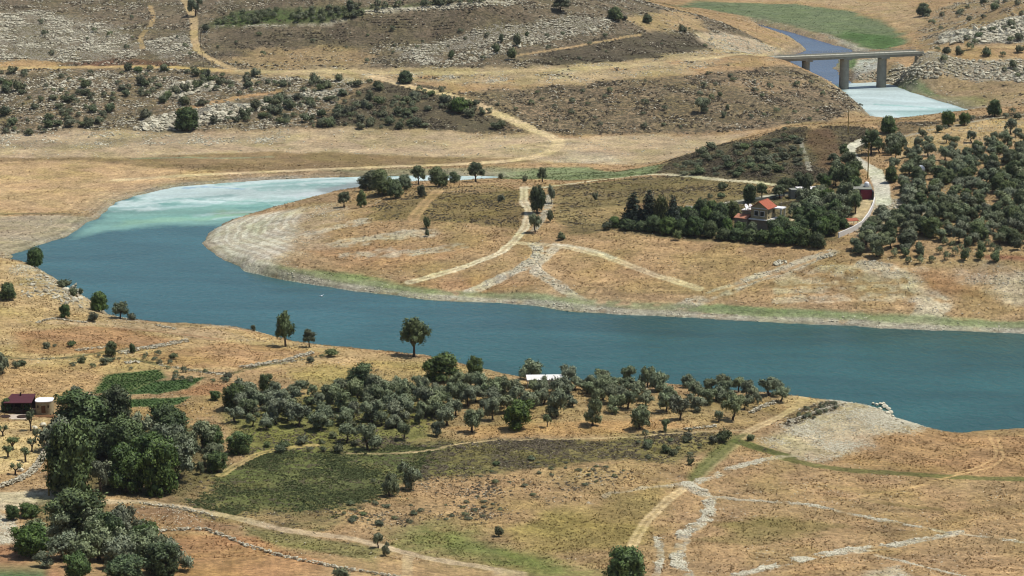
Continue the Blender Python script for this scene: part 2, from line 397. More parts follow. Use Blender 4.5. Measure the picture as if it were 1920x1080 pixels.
# peninsula slope
paint([(386, 446), (420, 422), (540, 396), (560, 392), (530, 470), (512, 496), (470, 505), (400, 472)], C(192, 172, 148), 1, .22, 0, 2, 2)
paint([(540, 396), (640, 374), (660, 400), (600, 440), (640, 465), (520, 492), (525, 440)], C(198, 166, 130), .9, .38, .02, 3, 4)
paint([(560, 470), (700, 455), (860, 470), (760, 520), (640, 508)], C(194, 148, 102), .8, .1, 0, 3, 5)
paint([(512, 496), (560, 503), (640, 511), (760, 529), (830, 545), (800, 558), (700, 546), (600, 531), (530, 516)], C(136, 150, 84), 1, .05, 0, 1, 1.5)
paint([(700, 528), (900, 515), (1000, 530), (900, 548), (800, 540)], C(184, 138, 92), .7, .08, 0, 2, 4)
paint([(890, 546), (1000, 551), (1100, 568), (1190, 582), (1050, 572), (950, 562)], C(134, 138, 88), .9, .06, 0, 1, 1.5)
paint([(1270, 570), (1400, 574), (1500, 581), (1600, 587), (1722, 597), (1716, 608), (1600, 602), (1450, 595), (1290, 584)], C(122, 146, 76), 1, .04, 0, .8, 1.2)
paint([(1745, 596), (1920, 603), (2050, 608), (2050, 622), (1900, 618), (1742, 610)], C(130, 146, 86), .9, .08, 0, .8, 1.2)
for a, b in (((640, 455), (800, 440)), ((650, 480), (780, 470)), ((560, 445), (680, 415)), ((800, 470), (860, 462))):
    trail([a, ((a[0] + b[0]) / 2, (a[1] + b[1]) / 2 - 3), b], C(214, 194, 166), 11, .75, .45, 0, patchy=.8, warp=3)
trail([(1000, 458), (1012, 474), (986, 500), (940, 520), (880, 546)], C(216, 198, 172), 6, .95, .65, 0, warp=1.2, patchy=.3)
trail([(1045, 463), (1010, 490), (1000, 508), (1040, 530), (1080, 560), (1120, 574)], C(212, 192, 164), 6, .9, .5, 0, warp=1.5, patchy=.5)
trail([(1555, 474), (1500, 494), (1400, 530), (1330, 555), (1255, 582)], C(212, 192, 164), 8, .9, .5, 0, warp=1.5, patchy=.4)
trail([(1530, 486), (1440, 520), (1330, 552)], C(200, 158, 112), 1.6, .8)
trail([(1640, 498), (1700, 520), (1745, 560), (1762, 586), (1722, 612)], C(210, 190, 160), 12, .85, .55, 0, warp=3, patchy=.6)
for v0 in (502, 512, 524, 540, 556):
    trail([(1470, v0 + 6), (1600, v0 + 2), (1730, v0 + 3)], C(212, 188, 154), 6, .7, .4, 0, warp=2, patchy=.8)
paint([(1800, 505), (1980, 515), (1980, 570), (1880, 552)], C(208, 186, 156), .85, .45, 0, 3, 6)
paint([(1700, 500), (1800, 515), (1830, 560), (1740, 545)], C(178, 132, 86), .8, .05, 0, 3, 5)
paint([(1560, 470), (1700, 478), (1980, 500), (1980, 512), (1700, 496)], C(176, 148, 100), .8, .2, .15, 2, 3)
for p in (((985, 350), (979, 370), (992, 395), (986, 420), (972, 445), (955, 460), (930, 480), (880, 498), (820, 515), (768, 529)),):
    trail(p, C(236, 212, 174), 3.3, 1, .1, 0, twin=True, warp=.6)
trail([(966, 455), (1050, 461), (1150, 485), (1220, 514), (1310, 542)], C(230, 202, 160), 3.0, .95, .1, 0, twin=True, warp=.5)
trail([(1040, 458), (1100, 466), (1150, 484)], C(226, 210, 184), 3, .6, .3, 0)
trail([(984, 354), (1040, 350), (1130, 335), (1230, 326), (1290, 331), (1350, 338), (1450, 346)], C(226, 206, 168), 3.2, 1)
trail([(772, 418), (800, 378), (822, 358)], C(198, 158, 108), 4.5, .9, twin=True)
trail([(1000, 432), (1018, 410), (1030, 385), (1030, 365)], C(190, 176, 152), 4, .8, .7, .1, patchy=.5)
# orchard and house plot
paint([(1575, 470), (1640, 402), (1690, 300), (1760, 282), (2000, 258), (2150, 260), (2150, 498), (1900, 490), (1700, 472)], C(182, 146, 104), 1, .22, .08, 2, 3)
paint([(1840, 480), (2000, 484), (2000, 492), (1850, 490)], C(160, 106, 80), .9, .1, 0, 1, 1)
paint([(1640, 378), (1700, 372), (1760, 390), (1690, 420), (1600, 445), (1625, 405)], C(196, 168, 136), .9, .7, .05, 2, 2)
paint([(1150, 436), (1330, 388), (1480, 350), (1600, 350), (1622, 398), (1560, 452), (1300, 452)], C(112, 100, 66), .9, .08, .3, 2, 2)
trail([(1630, 258), (1602, 270), (1592, 281), (1600, 296), (1638, 318), (1655, 345), (1660, 384)], C(224, 210, 186), 4.6, 1, .02, 0, warp=.4, soft=.15)
trail([(1640, 320), (1652, 345), (1656, 382)], C(226, 214, 192), 5.6, 1, .02, 0, warp=.3, soft=.12)
trail([(1312, 389), (1344, 384), (1374, 380), (1410, 374), (1460, 366), (1490, 362)], C(190, 180, 160), 4.2, .9, .05, 0)
trail([(1628, 372), (1618, 396), (1602, 416)], C(206, 178, 136), 4.5, 1)
trail([(1690, 258), (1760, 240), (1860, 222), (1960, 210)], C(190, 172, 145), 3, .9, .7, .1, patchy=.4)
# --- near bank
paint([(-100, 482), (60, 500), (150, 555), (245, 606), (430, 614), (560, 642), (700, 662), (850, 680), (1000, 716), (940, 740), (700, 700), (540, 690), (300, 700), (-100, 700)], C(202, 166, 114), 1, .08, .05, 2, 3)
paint([(10, 505), (80, 505), (180, 560), (240, 600), (180, 590), (110, 570), (40, 540)], C(190, 160, 112), .8, .5, .1, 2, 3)
paint([(30, 622), (220, 612), (335, 640), (245, 656), (100, 666), (25, 660)], C(188, 142, 96), 1, .03, 0, 1.5, 1.5)
paint([(262, 664), (420, 642), (565, 655), (600, 664), (450, 690), (320, 690)], C(194, 150, 102), 1, .02, 0, 1.5, 1.5)
paint([(-50, 692), (200, 682), (190, 722), (100, 752), (-50, 748)], C(200, 158, 106), 1, .02, 0, 1.5, 1.5)
paint([(60, 606), (250, 600), (430, 622), (510, 642), (400, 640), (250, 616)], C(206, 170, 126), .9, .1, 0, 1.2, 1.5)
trail([(150, 615), (250, 616), (330, 626), (420, 638)], C(176, 128, 88), 2.2, .7, warp=1)
trail([(0, 668), (100, 676), (200, 660), (330, 640)], C(120, 110, 72), 3, .8, .3, .5, patchy=.6)
trail([(240, 672), (330, 690), (420, 705), (470, 690), (560, 676), (630, 660)], C(118, 110, 70), 3.2, .8, .4, .5, patchy=.6)
paint([(170, 738), (200, 702), (300, 694), (314, 708), (245, 735)], C(98, 112, 62), 1, .02, .1, .8, .8)
paint([(228, 740), (290, 716), (384, 708), (350, 730), (300, 739)], C(84, 104, 58), 1, 0, .1, .5, .6)
paint([(222, 766), (240, 749), (362, 743), (340, 758)], C(84, 104, 58), 1, 0, .1, .5, .6)
paint([(330, 738), (390, 718), (440, 722), (400, 745)], C(178, 128, 86), .9, .03, 0, .8, 1)
paint([(210, 770), (400, 756), (420, 776), (300, 790), (220, 792)], C(178, 140, 92), .9, .08, .05, 1, 1.5)
paint([(540, 690), (700, 676), (860, 690), (900, 720), (760, 735), (560, 740)], C(186, 155, 98), 1, .06, .15, 2, 3)
paint([(400, 745), (650, 722), (900, 700), (1000, 722), (1440, 742), (1484, 752), (1400, 800), (1200, 822), (1000, 815), (700, 842), (480, 852), (400, 792)], C(178, 146, 98), 1, .06, .12, 2, 2.5)
paint([(430, 765), (650, 722), (800, 750), (830, 800), (720, 852), (560, 862), (460, 845)], C(122, 122, 62), .85, .05, .35, 3, 5)
paint([(850, 802), (1250, 782), (1310, 800), (1150, 813), (900, 822)], C(198, 152, 96), .8, .06, .08, 1.5, 2)
paint([(640, 846), (800, 826), (1000, 826), (1150, 824), (1270, 818), (1240, 860), (1050, 872), (900, 892), (800, 902)], C(124, 112, 66), .95, .10, .60, 2, 3)
paint([(1180, 815), (1280, 808), (1380, 812), (1360, 840), (1260, 870), (1200, 868)], C(140, 124, 76), .9, .05, .4, 1.5, 2.5)
paint([(288, 936), (420, 882), (480, 856), (640, 842), (790, 832), (830, 872), (790, 932), (690, 946), (600, 976), (480, 972), (380, 956)], C(108, 112, 64), .95, .05, .50, 8, 11)
paint([(620, 965), (740, 905), (900, 890), (1100, 870), (1220, 878), (1100, 935), (950, 965), (900, 992), (690, 996)], C(188, 150, 104), 1, .10, .24, 2, 3)
paint([(950, 985), (1100, 935), (1260, 905), (1200, 1022), (1000, 1036)], C(168, 142, 84), .9, .04, .06, 3, 4)
paint([(690, 1024), (850, 990), (910, 1000), (960, 1030), (1130, 1064), (1140, 1090), (900, 1060), (760, 1036)], C(124, 130, 66), .9, .02, .10, 5, 6)
paint([(450, 985), (560, 1000), (720, 1030), (700, 1055), (560, 1030), (470, 1010)], C(134, 128, 76), .8, .06, .15, 1.5, 2)
paint([(325, 1002), (480, 1004), (560, 1042), (740, 1085), (330, 1090), (310, 1055)], C(190, 140, 94), 1, .03, .01, 1.2, 1.5)
paint([(232, 950), (330, 955), (450, 988), (390, 996), (262, 1002)], C(170, 130, 92), 1, .12, .1, 1, 1.5)
trail([(-60, 934), (60, 938), (200, 942), (270, 940), (400, 962), (480, 981), (560, 999), (650, 1006), (740, 1032), (800, 1047), (900, 1062), (1010, 1078)], C(206, 176, 138), 3.0, 1, .08, 0, warp=.4)
paint([(-40, 925), (100, 922), (105, 945), (30, 955), (-40, 960)], C(214, 190, 156), .9, .1, 0, 1, 1)
trail([(415, 892), (460, 861), (520, 842), (590, 834)], C(200, 168, 112), 2.4, .95, twin=True)
trail([(640, 850), (720, 852), (800, 846), (860, 832), (920, 826), (1000, 824), (1150, 822), (1290, 812), (1392, 806)], C(192, 164, 118), 1.3, .85)
trail([(770, 1034), (762, 1060), (780, 1082)], C(206, 176, 134), 2.2, .7, patchy=.4)
# right foreground
paint([(1420, 826), (1480, 792), (1590, 755), (1662, 764), (1715, 800), (1650, 822), (1560, 856), (1500, 862)], C(204, 180, 146), .95, .5, .08, 5, 5)
paint([(1466, 795), (1500, 767), (1560, 753), (1582, 762), (1525, 787), (1480, 800)], C(150, 124, 84), .9, .3, .6, 1, 1.5)
paint([(1640, 824), (1740, 806), (2000, 812), (2000, 900), (1800, 892), (1560, 870)], C(180, 138, 92), .9, .05, 0, 2, 4)
trail([(1500, 742), (1512, 752), (1485, 768), (1440, 792), (1395, 810), (1380, 832), (1340, 866), (1290, 912), (1240, 946), (1205, 986), (1183, 1024)], C(220, 186, 136), 2.3, 1, .05, 0, twin=True, warp=.4)
paint([(1462, 742), (1540, 742), (1530, 756), (1480, 768)], C(214, 178, 124), .9, .06, 0, 1, 1)
paint([(1394, 812), (1372, 850), (1292, 908), (1284, 892), (1330, 852), (1376, 816)], C(112, 116, 62), .85, .03, .15, .8, 1)
trail([(1384, 828), (1440, 846), (1480, 856)], C(104, 108, 58), 4, .9, .03, .2)
trail([(1470, 858), (1560, 880), (1680, 886), (1800, 896), (1990, 902)], C(124, 116, 66), 3.6, .95, .05, .1, warp=.8)
trail([(1620, 938), (1700, 950), (1760, 955)], C(140, 116, 70), 2, .6)
for p in (((1870, 820), (1882, 850), (1870, 875), (1800, 890), (1740, 904)), ((1855, 818), (1872, 848), (1850, 872), (1790, 888))):
    trail(p, C(206, 164, 110), .8, .8, 0, 0, warp=.3)
trail([(1290, 915), (1380, 930), (1520, 940), (1620, 932), (1740, 908)], C(204, 162, 110), 1.2, .7, warp=.4)
trail([(1284, 906), (1345, 932), (1325, 972), (1288, 1002), (1268, 1040), (1294, 1082)], C(204, 182, 152), 4.4, .95, .8, 0, warp=1.8, patchy=.85)
trail([(1278, 914), (1340, 890), (1400, 868), (1490, 852)], C(204, 182, 150), 3.2, .8, .6, 0, warp=1.4, patchy=.7)
trail([(1345, 934), (1480, 946), (1540, 952), (1650, 976), (1790, 1000), (2000, 1030)], C(208, 184, 150), 2.2, .9, .6, 0, warp=1, patchy=.5)
trail([(1385, 1080), (1500, 1046), (1620, 1030), (1750, 1010), (1800, 998)], C(208, 188, 160), 3.8, .95, .8, 0, warp=1.4, patchy=.65)
trail([(1640, 1040), (1710, 1056), (1830, 1086)], C(206, 182, 150), 1.6, .85, .4, 0, warp=.8)
trail([(1230, 1010), (1240, 1050), (1225, 1080)], C(208, 190, 164), 2.4, .8, .7, 0, warp=1.2, patchy=.6)
trail([(1100, 940), (1160, 920), (1280, 908)], C(200, 178, 150), 2.4, .7, .5, 0, warp=1.4, patchy=.8)
paint([(1350, 985), (1450, 970), (1590, 986), (1540, 1000), (1420, 1012)], C(142, 122, 72), .75, .02, .03, 1.5, 3)
paint([(1300, 1010), (1400, 1000), (1560, 1006), (1420, 1025)], C(142, 122, 72), .65, .02, .03, 1.5, 3)
paint([(1620, 1070), (1680, 1060), (1700, 1085), (1620, 1090)], C(206, 184, 152), .8, .5, 0, 1, 2)
paint([(1500, 1050), (1560, 1062), (1540, 1085), (1480, 1085)], C(184, 138, 92), .5, .02, 0, 2, 3)
# left yard and bottom-left
paint([(-60, 792), (90, 786), (100, 800), (88, 842), (60, 876), (-60, 908)], C(216, 182, 126), 1, .02, .01, .8, 1)
paint([(-60, 950), (30, 968), (24, 1022), (-60, 1024)], C(205, 180, 150), .9, .35, 0, 1, 1.5)
paint([(-60, 1022), (20, 1024), (140, 1090), (-60, 1090)], C(180, 130, 92), 1, .05, 0, 1, 1)
paint([(-60, 1048), (30, 1056), (90, 1084), (-60, 1090)], C(92, 118, 76), 1, 0, .15, .6, .8)
paint([(60, 935), (200, 945), (240, 1000), (60, 1000)], C(110, 100, 62), .7, .05, .2, 1.5, 2)
paint([(95, 810), (230, 790), (400, 800), (420, 880), (330, 930), (110, 930)], C(104, 96, 60), .8, .05, .2, 1.5, 2)

FARSHORE = [(470, 497), (520, 512), (600, 524), (700, 539), (800, 551), (900, 556), (1000, 564), (1100, 574), (1200, 581), (1300, 586), (1400, 591), (1500, 596), (1600, 601), (1720, 607), (1850, 613), (2050, 622)]
trail([(p[0], p[1] - 3 - 5 * (p[0] > 1150)) for p in FARSHORE], C(134, 146, 94), 6, .8, .05, .02, warp=1.6, soft=.6, patchy=.5)
trail([(p[0], p[1] + 7) for p in FARSHORE], C(212, 202, 182), 6.5, .9, .5, 0, warp=.8, soft=.4, patchy=.25)
trail([(40, 470), (130, 438), (170, 412), (200, 398), (250, 366), (330, 348), (430, 339), (560, 332)], C(176, 160, 140), 6, .85, .45, 0, warp=1.5, soft=.5, patchy=.3)
# wet margin, strand lines, stony shores
lv = D[VIS]
landv = lv > 0
shore = np.exp(-np.clip(lv, 0, 99) / 4.5) * landv
sh_far = shore * (vy > 440)
blend(VIS, (sh_far * .75).astype(np.float32), greyrub, .42, 0)
strand = 1.1 * np.sin(lv * 1.9 + 1.5 * v_w[0]) * np.exp(-np.clip(lv, 0, 99) / 14) * landv * (vy > 440)
ALB[VIS] *= (1 + .16 * strand + .06 * np.sin(lv * 4.3 + 2 * v_w[1]) * np.exp(-np.clip(lv, 0, 99) / 18) * landv)[:, None]
band = perlin(Z[VIS] * 1.15 + .25 * v_w[0], vx / 70, 81) + .6 * perlin(Z[VIS] * 2.9 + .3 * v_w[1], vx / 30, 83)
ALB[VIS] *= (1 + .16 * band * (vy > 440) * (Z[VIS] < 9) * (Z[VIS] > 0))[:, None]
tipw = np.array([P(*p)[:2] for p in [(384, 446), (420, 421), (560, 390), (566, 400), (540, 470), (516, 498), (470, 506), (400, 473)]])
_d, _i = seg_dist(vx + 2 * v_w[0], vy + 2 * v_w[1], tipw)
wt_ = sst(2.5, -2.5, np.where(_i, -_d, _d)) * landv
bnd = sst(-.35, .35, np.sin(lv * 2.4 + 1.8 * v_w[0] + .6 * v_w[2]) + .5 * np.sin(lv * .55 + 1))
blend(VIS, (wt_ * (.40 + .35 * bnd)).astype(np.float32), C(226, 212, 192), .05, 0)
TRK[VIS] = np.maximum(TRK[VIS], wt_)
for poly, am in (([(-150, 304), (150, 300), (330, 318), (330, 344), (230, 370), (180, 393), (0, 402), (-150, 404)], .5), ([(-150, 407), (150, 404), (180, 408), (120, 440), (50, 465), (-150, 486)], .5),
                 ([(-150, 256), (700, 246), (1050, 260), (1400, 250), (1250, 300), (600, 310), (-150, 296)], .45)):
    _w = np.array([P(*p)[:2] for p in poly]); _d, _i = seg_dist(vx, vy, _w)
    TRK[VIS] = np.maximum(TRK[VIS], np.where(_i, am, 0))
blend(VIS, (wt_ * (1 - bnd) * .15).astype(np.float32), C(168, 142, 108), .15, 0)
wetm = np.exp(-np.clip(lv, 0, 99) / .7) * landv
ALB[VIS] *= (1 - .45 * wetm)[:, None]
def furrow(pts, ang, gap, amp, bend=.8):
    w = np.array([P(*p)[:2] for p in pts], np.float32)
    d, ins = seg_dist(vx + 2 * v_w[0], vy + 2 * v_w[1], w)
    wt = sst(2, -3, np.where(ins, -d, d))
    q = vx * math.cos(ang) + vy * math.sin(ang) + bend * v_w[0] + 6 * fbm(vx, vy, 70, 1, 77)
    ALB[VIS] *= (1 + amp * wt * (np.sin(6.2832 * q / gap) + .5 * v_w[3]))[:, None]


furrow([(1650, 822), (1740, 808), (2000, 812), (2000, 890), (1800, 886), (1580, 870)], 1.2, 2.4, .07)
furrow([(1400, 890), (1600, 890), (1980, 908), (1980, 1010), (1800, 992), (1540, 942), (1360, 925)], 1.9, 2.8, .07)
furrow([(1320, 1040), (1400, 1000), (1700, 985), (1760, 1005), (1500, 1040), (1380, 1072)], 1.5, 2.2, .07)
furrow([(1660, 1050), (1800, 1010), (1980, 1030), (1980, 1090), (1840, 1086)], 1.7, 2.4, .07)
furrow([(325, 1002), (480, 1004), (560, 1042), (740, 1085), (330, 1090), (310, 1055)], 2.2, 1.8, .08)
furrow([(262, 664), (420, 642), (565, 655), (600, 664), (450, 690), (320, 690)], 1.3, 1.8, .07)
furrow([(-50, 692), (200, 682), (190, 722), (100, 752), (-50, 748)], 1.0, 1.7, .08)
furrow([(30, 622), (220, 612), (335, 640), (245, 656), (100, 666), (25, 660)], 1.6, 1.8, .06)
furrow([(1050, 470), (1500, 500), (1300, 560), (1100, 555)], 1.5, 3.2, .07)
furrow([(1560, 490), (1700, 500), (1750, 560), (1700, 590), (1350, 565)], 1.6, 4.0, .08)
furrow([(560, 440), (900, 430), (960, 450), (760, 520), (560, 490)], 1.5, 3.4, .06)
# broad and fine mottling of the cover
mot = (1 + .13 * wxy[0] + .13 * big + .15 * mid + .10 * fin + .06 * mic)
ALB *= mot[:, None].astype(np.float32)
ALB[:, 2] *= (1 - .07 * mid)
ALB[:, 0] *= (1 + .05 * wxy[1])
# little tussocks, broken ground where it is stony
tuss = np.clip(perlin(xf_ / .9, yf_ / .9, 60), 0, 1)
rid = 1 - np.abs(fbm(xf_, yf_, 5.5, 3, 63))
Z = Z + np.where(D > 1, tuss * (.10 + .22 * SCRUB) + np.clip(STONE - .3, 0, 1) * (rid - .72) * 1.9 * np.clip(D / 8, 0, 1), 0)
ZG = Z.reshape(NR, NA)


def mesh_np(name, verts, quads, attrs=(), smooth=True):
    me = bpy.data.meshes.new(name)
    nv, nf, k = len(verts), len(quads), quads.shape[1]
    me.vertices.add(nv)
    me.vertices.foreach_set("co", np.ascontiguousarray(verts, np.float32).ravel())
    me.loops.add(nf * k)
    me.loops.foreach_set("vertex_index", np.ascontiguousarray(quads, np.int32).ravel())
    me.polygons.add(nf)
    me.polygons.foreach_set("loop_start", np.arange(0, nf * k, k, dtype=np.int32))
    me.polygons.foreach_set("use_smooth", np.full(nf, smooth, bool))
    me.update(calc_edges=True)
    for an, typ, arr in attrs:
        at = me.attributes.new(an, typ, 'POINT')
        if typ == 'FLOAT_COLOR':
            at.data.foreach_set("color", np.concatenate([arr, np.ones((nv, 1))], 1).astype(np.float32).ravel())
        else:
            at.data.foreach_set("value", np.ascontiguousarray(arr, np.float32))
    return me


# ---------------------------------------------------------------- materials
class NT:
    def __init__(s, name):
        s.m = bpy.data.materials.new(name)
        s.m.use_nodes = True
        s.t = s.m.node_tree
        s.b = s.t.nodes["Principled BSDF"]

    def n(s, typ, **kw):
        o = s.t.nodes.new(typ)
        for k, v in kw.items():
            setattr(o, k, v)
        return o

    def l(s, a, b):
        s.t.links.new(a, b)

    def noise(s, scale, detail=3, rough=.55, vec=None, dist=0):
        o = s.n("ShaderNodeTexNoise")
        o.inputs["Scale"].default_value = scale
        o.inputs["Detail"].default_value = detail
        o.inputs["Roughness"].default_value = rough
        o.inputs["Distortion"].default_value = dist
        if vec is not None:
            s.l(vec, o.inputs["Vector"])
        return o.outputs["Fac"]

    def attr(s, name, out="Fac"):
        o = s.n("ShaderNodeAttribute")
        o.attribute_name = name
        return o.outputs[out]

    def math(s, op, a, b=None, c=None, clamp=False):
        o = s.n("ShaderNodeMath", operation=op)
        o.use_clamp = clamp
        for i, q in enumerate((a, b, c)):
            if q is None:
                continue
            if isinstance(q, (int, float)):
                o.inputs[i].default_value = q
            else:
                s.l(q, o.inputs[i])
        return o.outputs[0]

    def rng(s, x, a, b, c, d, smooth=False):
        o = s.n("ShaderNodeMapRange")
        if smooth:
            o.interpolation_type = 'SMOOTHSTEP'
        for i, q in enumerate((x, a, b, c, d)):
            if isinstance(q, (int, float)):
                o.inputs[i].default_value = q
            else:
                s.l(q, o.inputs[i])
        return o.outputs[0]

    def mix(s, f, a, b, blend='MIX'):
        o = s.n("ShaderNodeMix", data_type='RGBA', blend_type=blend)
        for i, q in ((0, f), (6, a), (7, b)):
            if isinstance(q, (int, float)):
                o.inputs[i].default_value = q
            elif isinstance(q, (tuple, list, np.ndarray)):
                o.inputs[i].default_value = (float(q[0]), float(q[1]), float(q[2]), 1)
            else:
                s.l(q, o.inputs[i])
        return o.outputs[2]

    def scale(s, col, f):
        o = s.n("ShaderNodeVectorMath", operation='SCALE')
        s.l(col, o.inputs[0])
        s.l(f, o.inputs["Scale"])
        return o.outputs[0]

    def pos(s):
        return s.n("ShaderNodeNewGeometry").outputs["Position"]

    def bump(s, h, strength, dist):
        o = s.n("ShaderNodeBump")
        o.inputs["Strength"].default_value = strength
        o.inputs["Distance"].default_value = dist
        s.l(h, o.inputs["Height"])
        s.l(o.outputs[0], s.b.inputs["Normal"])

    def fin(s, col=None, rough=.9, spec=.15):
        if col is not None:
            if isinstance(col, (tuple, list, np.ndarray)):
                s.b.inputs["Base Color"].default_value = (float(col[0]), float(col[1]), float(col[2]), 1)
            else:
                s.l(col, s.b.inputs["Base Color"])
        s.b.inputs["Roughness"].default_value = rough
        s.b.inputs["Specular IOR Level"].default_value = spec
        return s.m


def mat_ground():
    t = NT("ground")
    p = t.pos()
    alb = t.attr("albedo", "Color")
    st, sc = t.attr("stone"), t.attr("scrub")
    n1 = t.noise(1.1, 4, .65, p)
    n2 = t.noise(.16, 3, .6, p)
    n3 = t.noise(4.5, 2, .6, p)
    f = t.math('MULTIPLY', t.rng(n1, .30, .70, .62, 1.36), t.rng(n2, .3, .7, .86, 1.14))
    f = t.math('MULTIPLY', f, t.rng(n3, .3, .7, .80, 1.20))
    col = t.scale(alb, f)
    ol = t.rng(t.noise(.055, 4, .6, p, .5), .42, .66, 0, .75, True)
    col = t.mix(ol, col, (.84, .90, .72), 'MULTIPLY')
    n4 = t.noise(.30, 3, .65, p)
    col = t.scale(col, t.rng(n4, .32, .68, .80, 1.20))
    # dry heath
    ns = t.noise(.62, 4, .7, p, .4)
    thr = t.rng(sc, 0, 1, .70, .36)
    ms = t.rng(t.math('SUBTRACT', ns, thr), -.015, .05, 0, .82, True)
    hue = t.mix(t.noise(.3, 2, .5, p), C(106, 90, 74), C(96, 90, 64))
    col = t.mix(ms, col, t.scale(hue, t.rng(n3, .3, .7, .7, 1.3)))
    # stones
    vo = t.n("ShaderNodeTexVoronoi", feature='F1')
    vo.inputs["Scale"].default_value = 1.5
    vo.inputs["Randomness"].default_value = 1
    t.l(p, vo.inputs["Vector"])
    nk = t.noise(.42, 3, .6, p, .3)
    cell = t.math('MULTIPLY', t.math('SUBTRACT', .62, vo.outputs["Distance"]), 1.0)
    sel = t.math('SUBTRACT', t.math('ADD', t.math('MULTIPLY', nk, .8), t.math('MULTIPLY', t.n("ShaderNodeSeparateColor").outputs[0] if False else n1, .3)), t.rng(st, 0, 1, .78, .40))
    mk = t.math('MULTIPLY', t.rng(sel, 0, .06, 0, 1, True), t.rng(cell, .05, .22, 0, 1, True))
    rc = t.mix(n2, C(196, 180, 158), C(170, 160, 150))
    col = t.mix(t.math('MULTIPLY', mk, .85), col, t.scale(rc, t.rng(n3, .3, .7, .75, 1.2)))
    h = t.math('ADD', t.math('MULTIPLY', n1, .5), t.math('MULTIPLY', n3, .18))
    h = t.math('ADD', h, t.math('ADD', t.math('MULTIPLY', mk, .4), t.math('MULTIPLY', ms, .45)))
    t.bump(h, .95, .45)
    return t.fin(col, .95, .08)


def mat_water(name):
    t = NT(name)
    p = t.pos()
    mp = t.n("ShaderNodeMapping")
    mp.inputs["Scale"].default_value = (1.0, .55, 1)
    mp.inputs["Rotation"].default_value = (0, 0, .35)
    t.l(p, mp.inputs["Vector"])
    mp2 = t.n("ShaderNodeMapping")
    mp2.inputs["Scale"].default_value = (.5, 1.6, 1)
    mp2.inputs["Rotation"].default_value = (0, 0, .3)
    t.l(p, mp2.inputs["Vector"])
    a, b = t.noise(.75, 3, .6, mp.outputs[0], .4), t.noise(.035, 4, .6, mp2.outputs[0], .8)
    alb, scum = t.attr("albedo", "Color"), t.attr("scum")
    f = t.math('MULTIPLY', t.rng(a, .3, .7, .90, 1.10), t.rng(b, .35, .65, .80, 1.15))
    t.l(t.scale(alb, f), t.b.inputs["Base Color"])
    t.l(t.rng(scum, 0, 1, .22, .6), t.b.inputs["Roughness"])
    t.l(t.rng(scum, 0, 1, .24, .2), t.b.inputs["Specular IOR Level"])
    t.b.inputs["IOR"].default_value = 1.33
    bp = t.n("ShaderNodeBump")
    t.l(t.rng(scum, 0, 1, .60, .10), bp.inputs["Strength"])
    bp.inputs["Distance"].default_value = .28
    t.l(a, bp.inputs["Height"])
    t.l(bp.outputs[0], t.b.inputs["Normal"])
    return t.m


def mat_leaf(name, dark, light, var=.25, trans=.0):
    t = NT(name)
    oi = t.n("ShaderNodeObjectInfo").outputs["Random"]
    ti = t.attr("tint")
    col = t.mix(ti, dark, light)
    hs = t.n("ShaderNodeHueSaturation")
    t.l(t.rng(oi, 0, 1, .485, .515), hs.inputs["Hue"])
    t.l(t.rng(t.math('FRACT', t.math('MULTIPLY', oi, 7.31)), 0, 1, 1 - var, 1 + var), hs.inputs["Value"])
    t.l(t.rng(t.math('FRACT', t.math('MULTIPLY', oi, 3.77)), 0, 1, .8, 1.15), hs.inputs["Saturation"])
    t.l(col, hs.inputs["Color"])
    t.fin(hs.outputs[0], .62, .25)
    if trans:
        tr = t.n("ShaderNodeBsdfTranslucent")
        t.l(hs.outputs[0], tr.inputs[0])
        mx = t.n("ShaderNodeMixShader")
        mx.inputs[0].default_value = trans
        t.l(t.b.outputs[0], mx.inputs[1]); t.l(tr.outputs[0], mx.inputs[2])
        t.l(mx.outputs[0], t.t.nodes["Material Output"].inputs[0])
    return t.m


def mat_rough(name, c1, c2, scale=2.0, rough=.9, bump=.3, spec=.15, rand=0.0):
    t = NT(name)
    p = t.n("ShaderNodeTexCoord").outputs["Object"]
    n = t.noise(scale, 4, .65, p)
    col = t.mix(t.rng(n, .3, .7, 0, 1), c1, c2)
    if rand:
        oi = t.n("ShaderNodeObjectInfo").outputs["Random"]
        col = t.scale(col, t.rng(oi, 0, 1, 1 - rand, 1 + rand))
    if bump:
        t.bump(n, bump, .12)
    return t.fin(col, rough, spec)


def mat_tint(name, dark, light, scale=3.0):
    t = NT(name)
    n = t.noise(scale, 3, .6, t.pos())
    col = t.scale(t.mix(t.attr("tint"), dark, light), t.rng(n, .3, .7, .8, 1.2))
    t.bump(n, .4, .1)
    return t.fin(col, .9, .1)


def mat_tiles(name, c1, c2, sc=4.0):
    t = NT(name)
    p = t.n("ShaderNodeTexCoord").outputs["Object"]
    w = t.n("ShaderNodeTexWave", wave_type='BANDS', bands_direction='Y')
    w.inputs["Scale"].default_value = sc
    w.inputs["Distortion"].default_value = .4
    t.l(p, w.inputs["Vector"])
    n = t.noise(3.0, 3, .6, p)
    col = t.scale(t.mix(n, c1, c2), t.rng(w.outputs["Fac"], 0, 1, .78, 1.1))
    t.bump(w.outputs["Fac"], .6, .06)
    return t.fin(col, .8, .2)


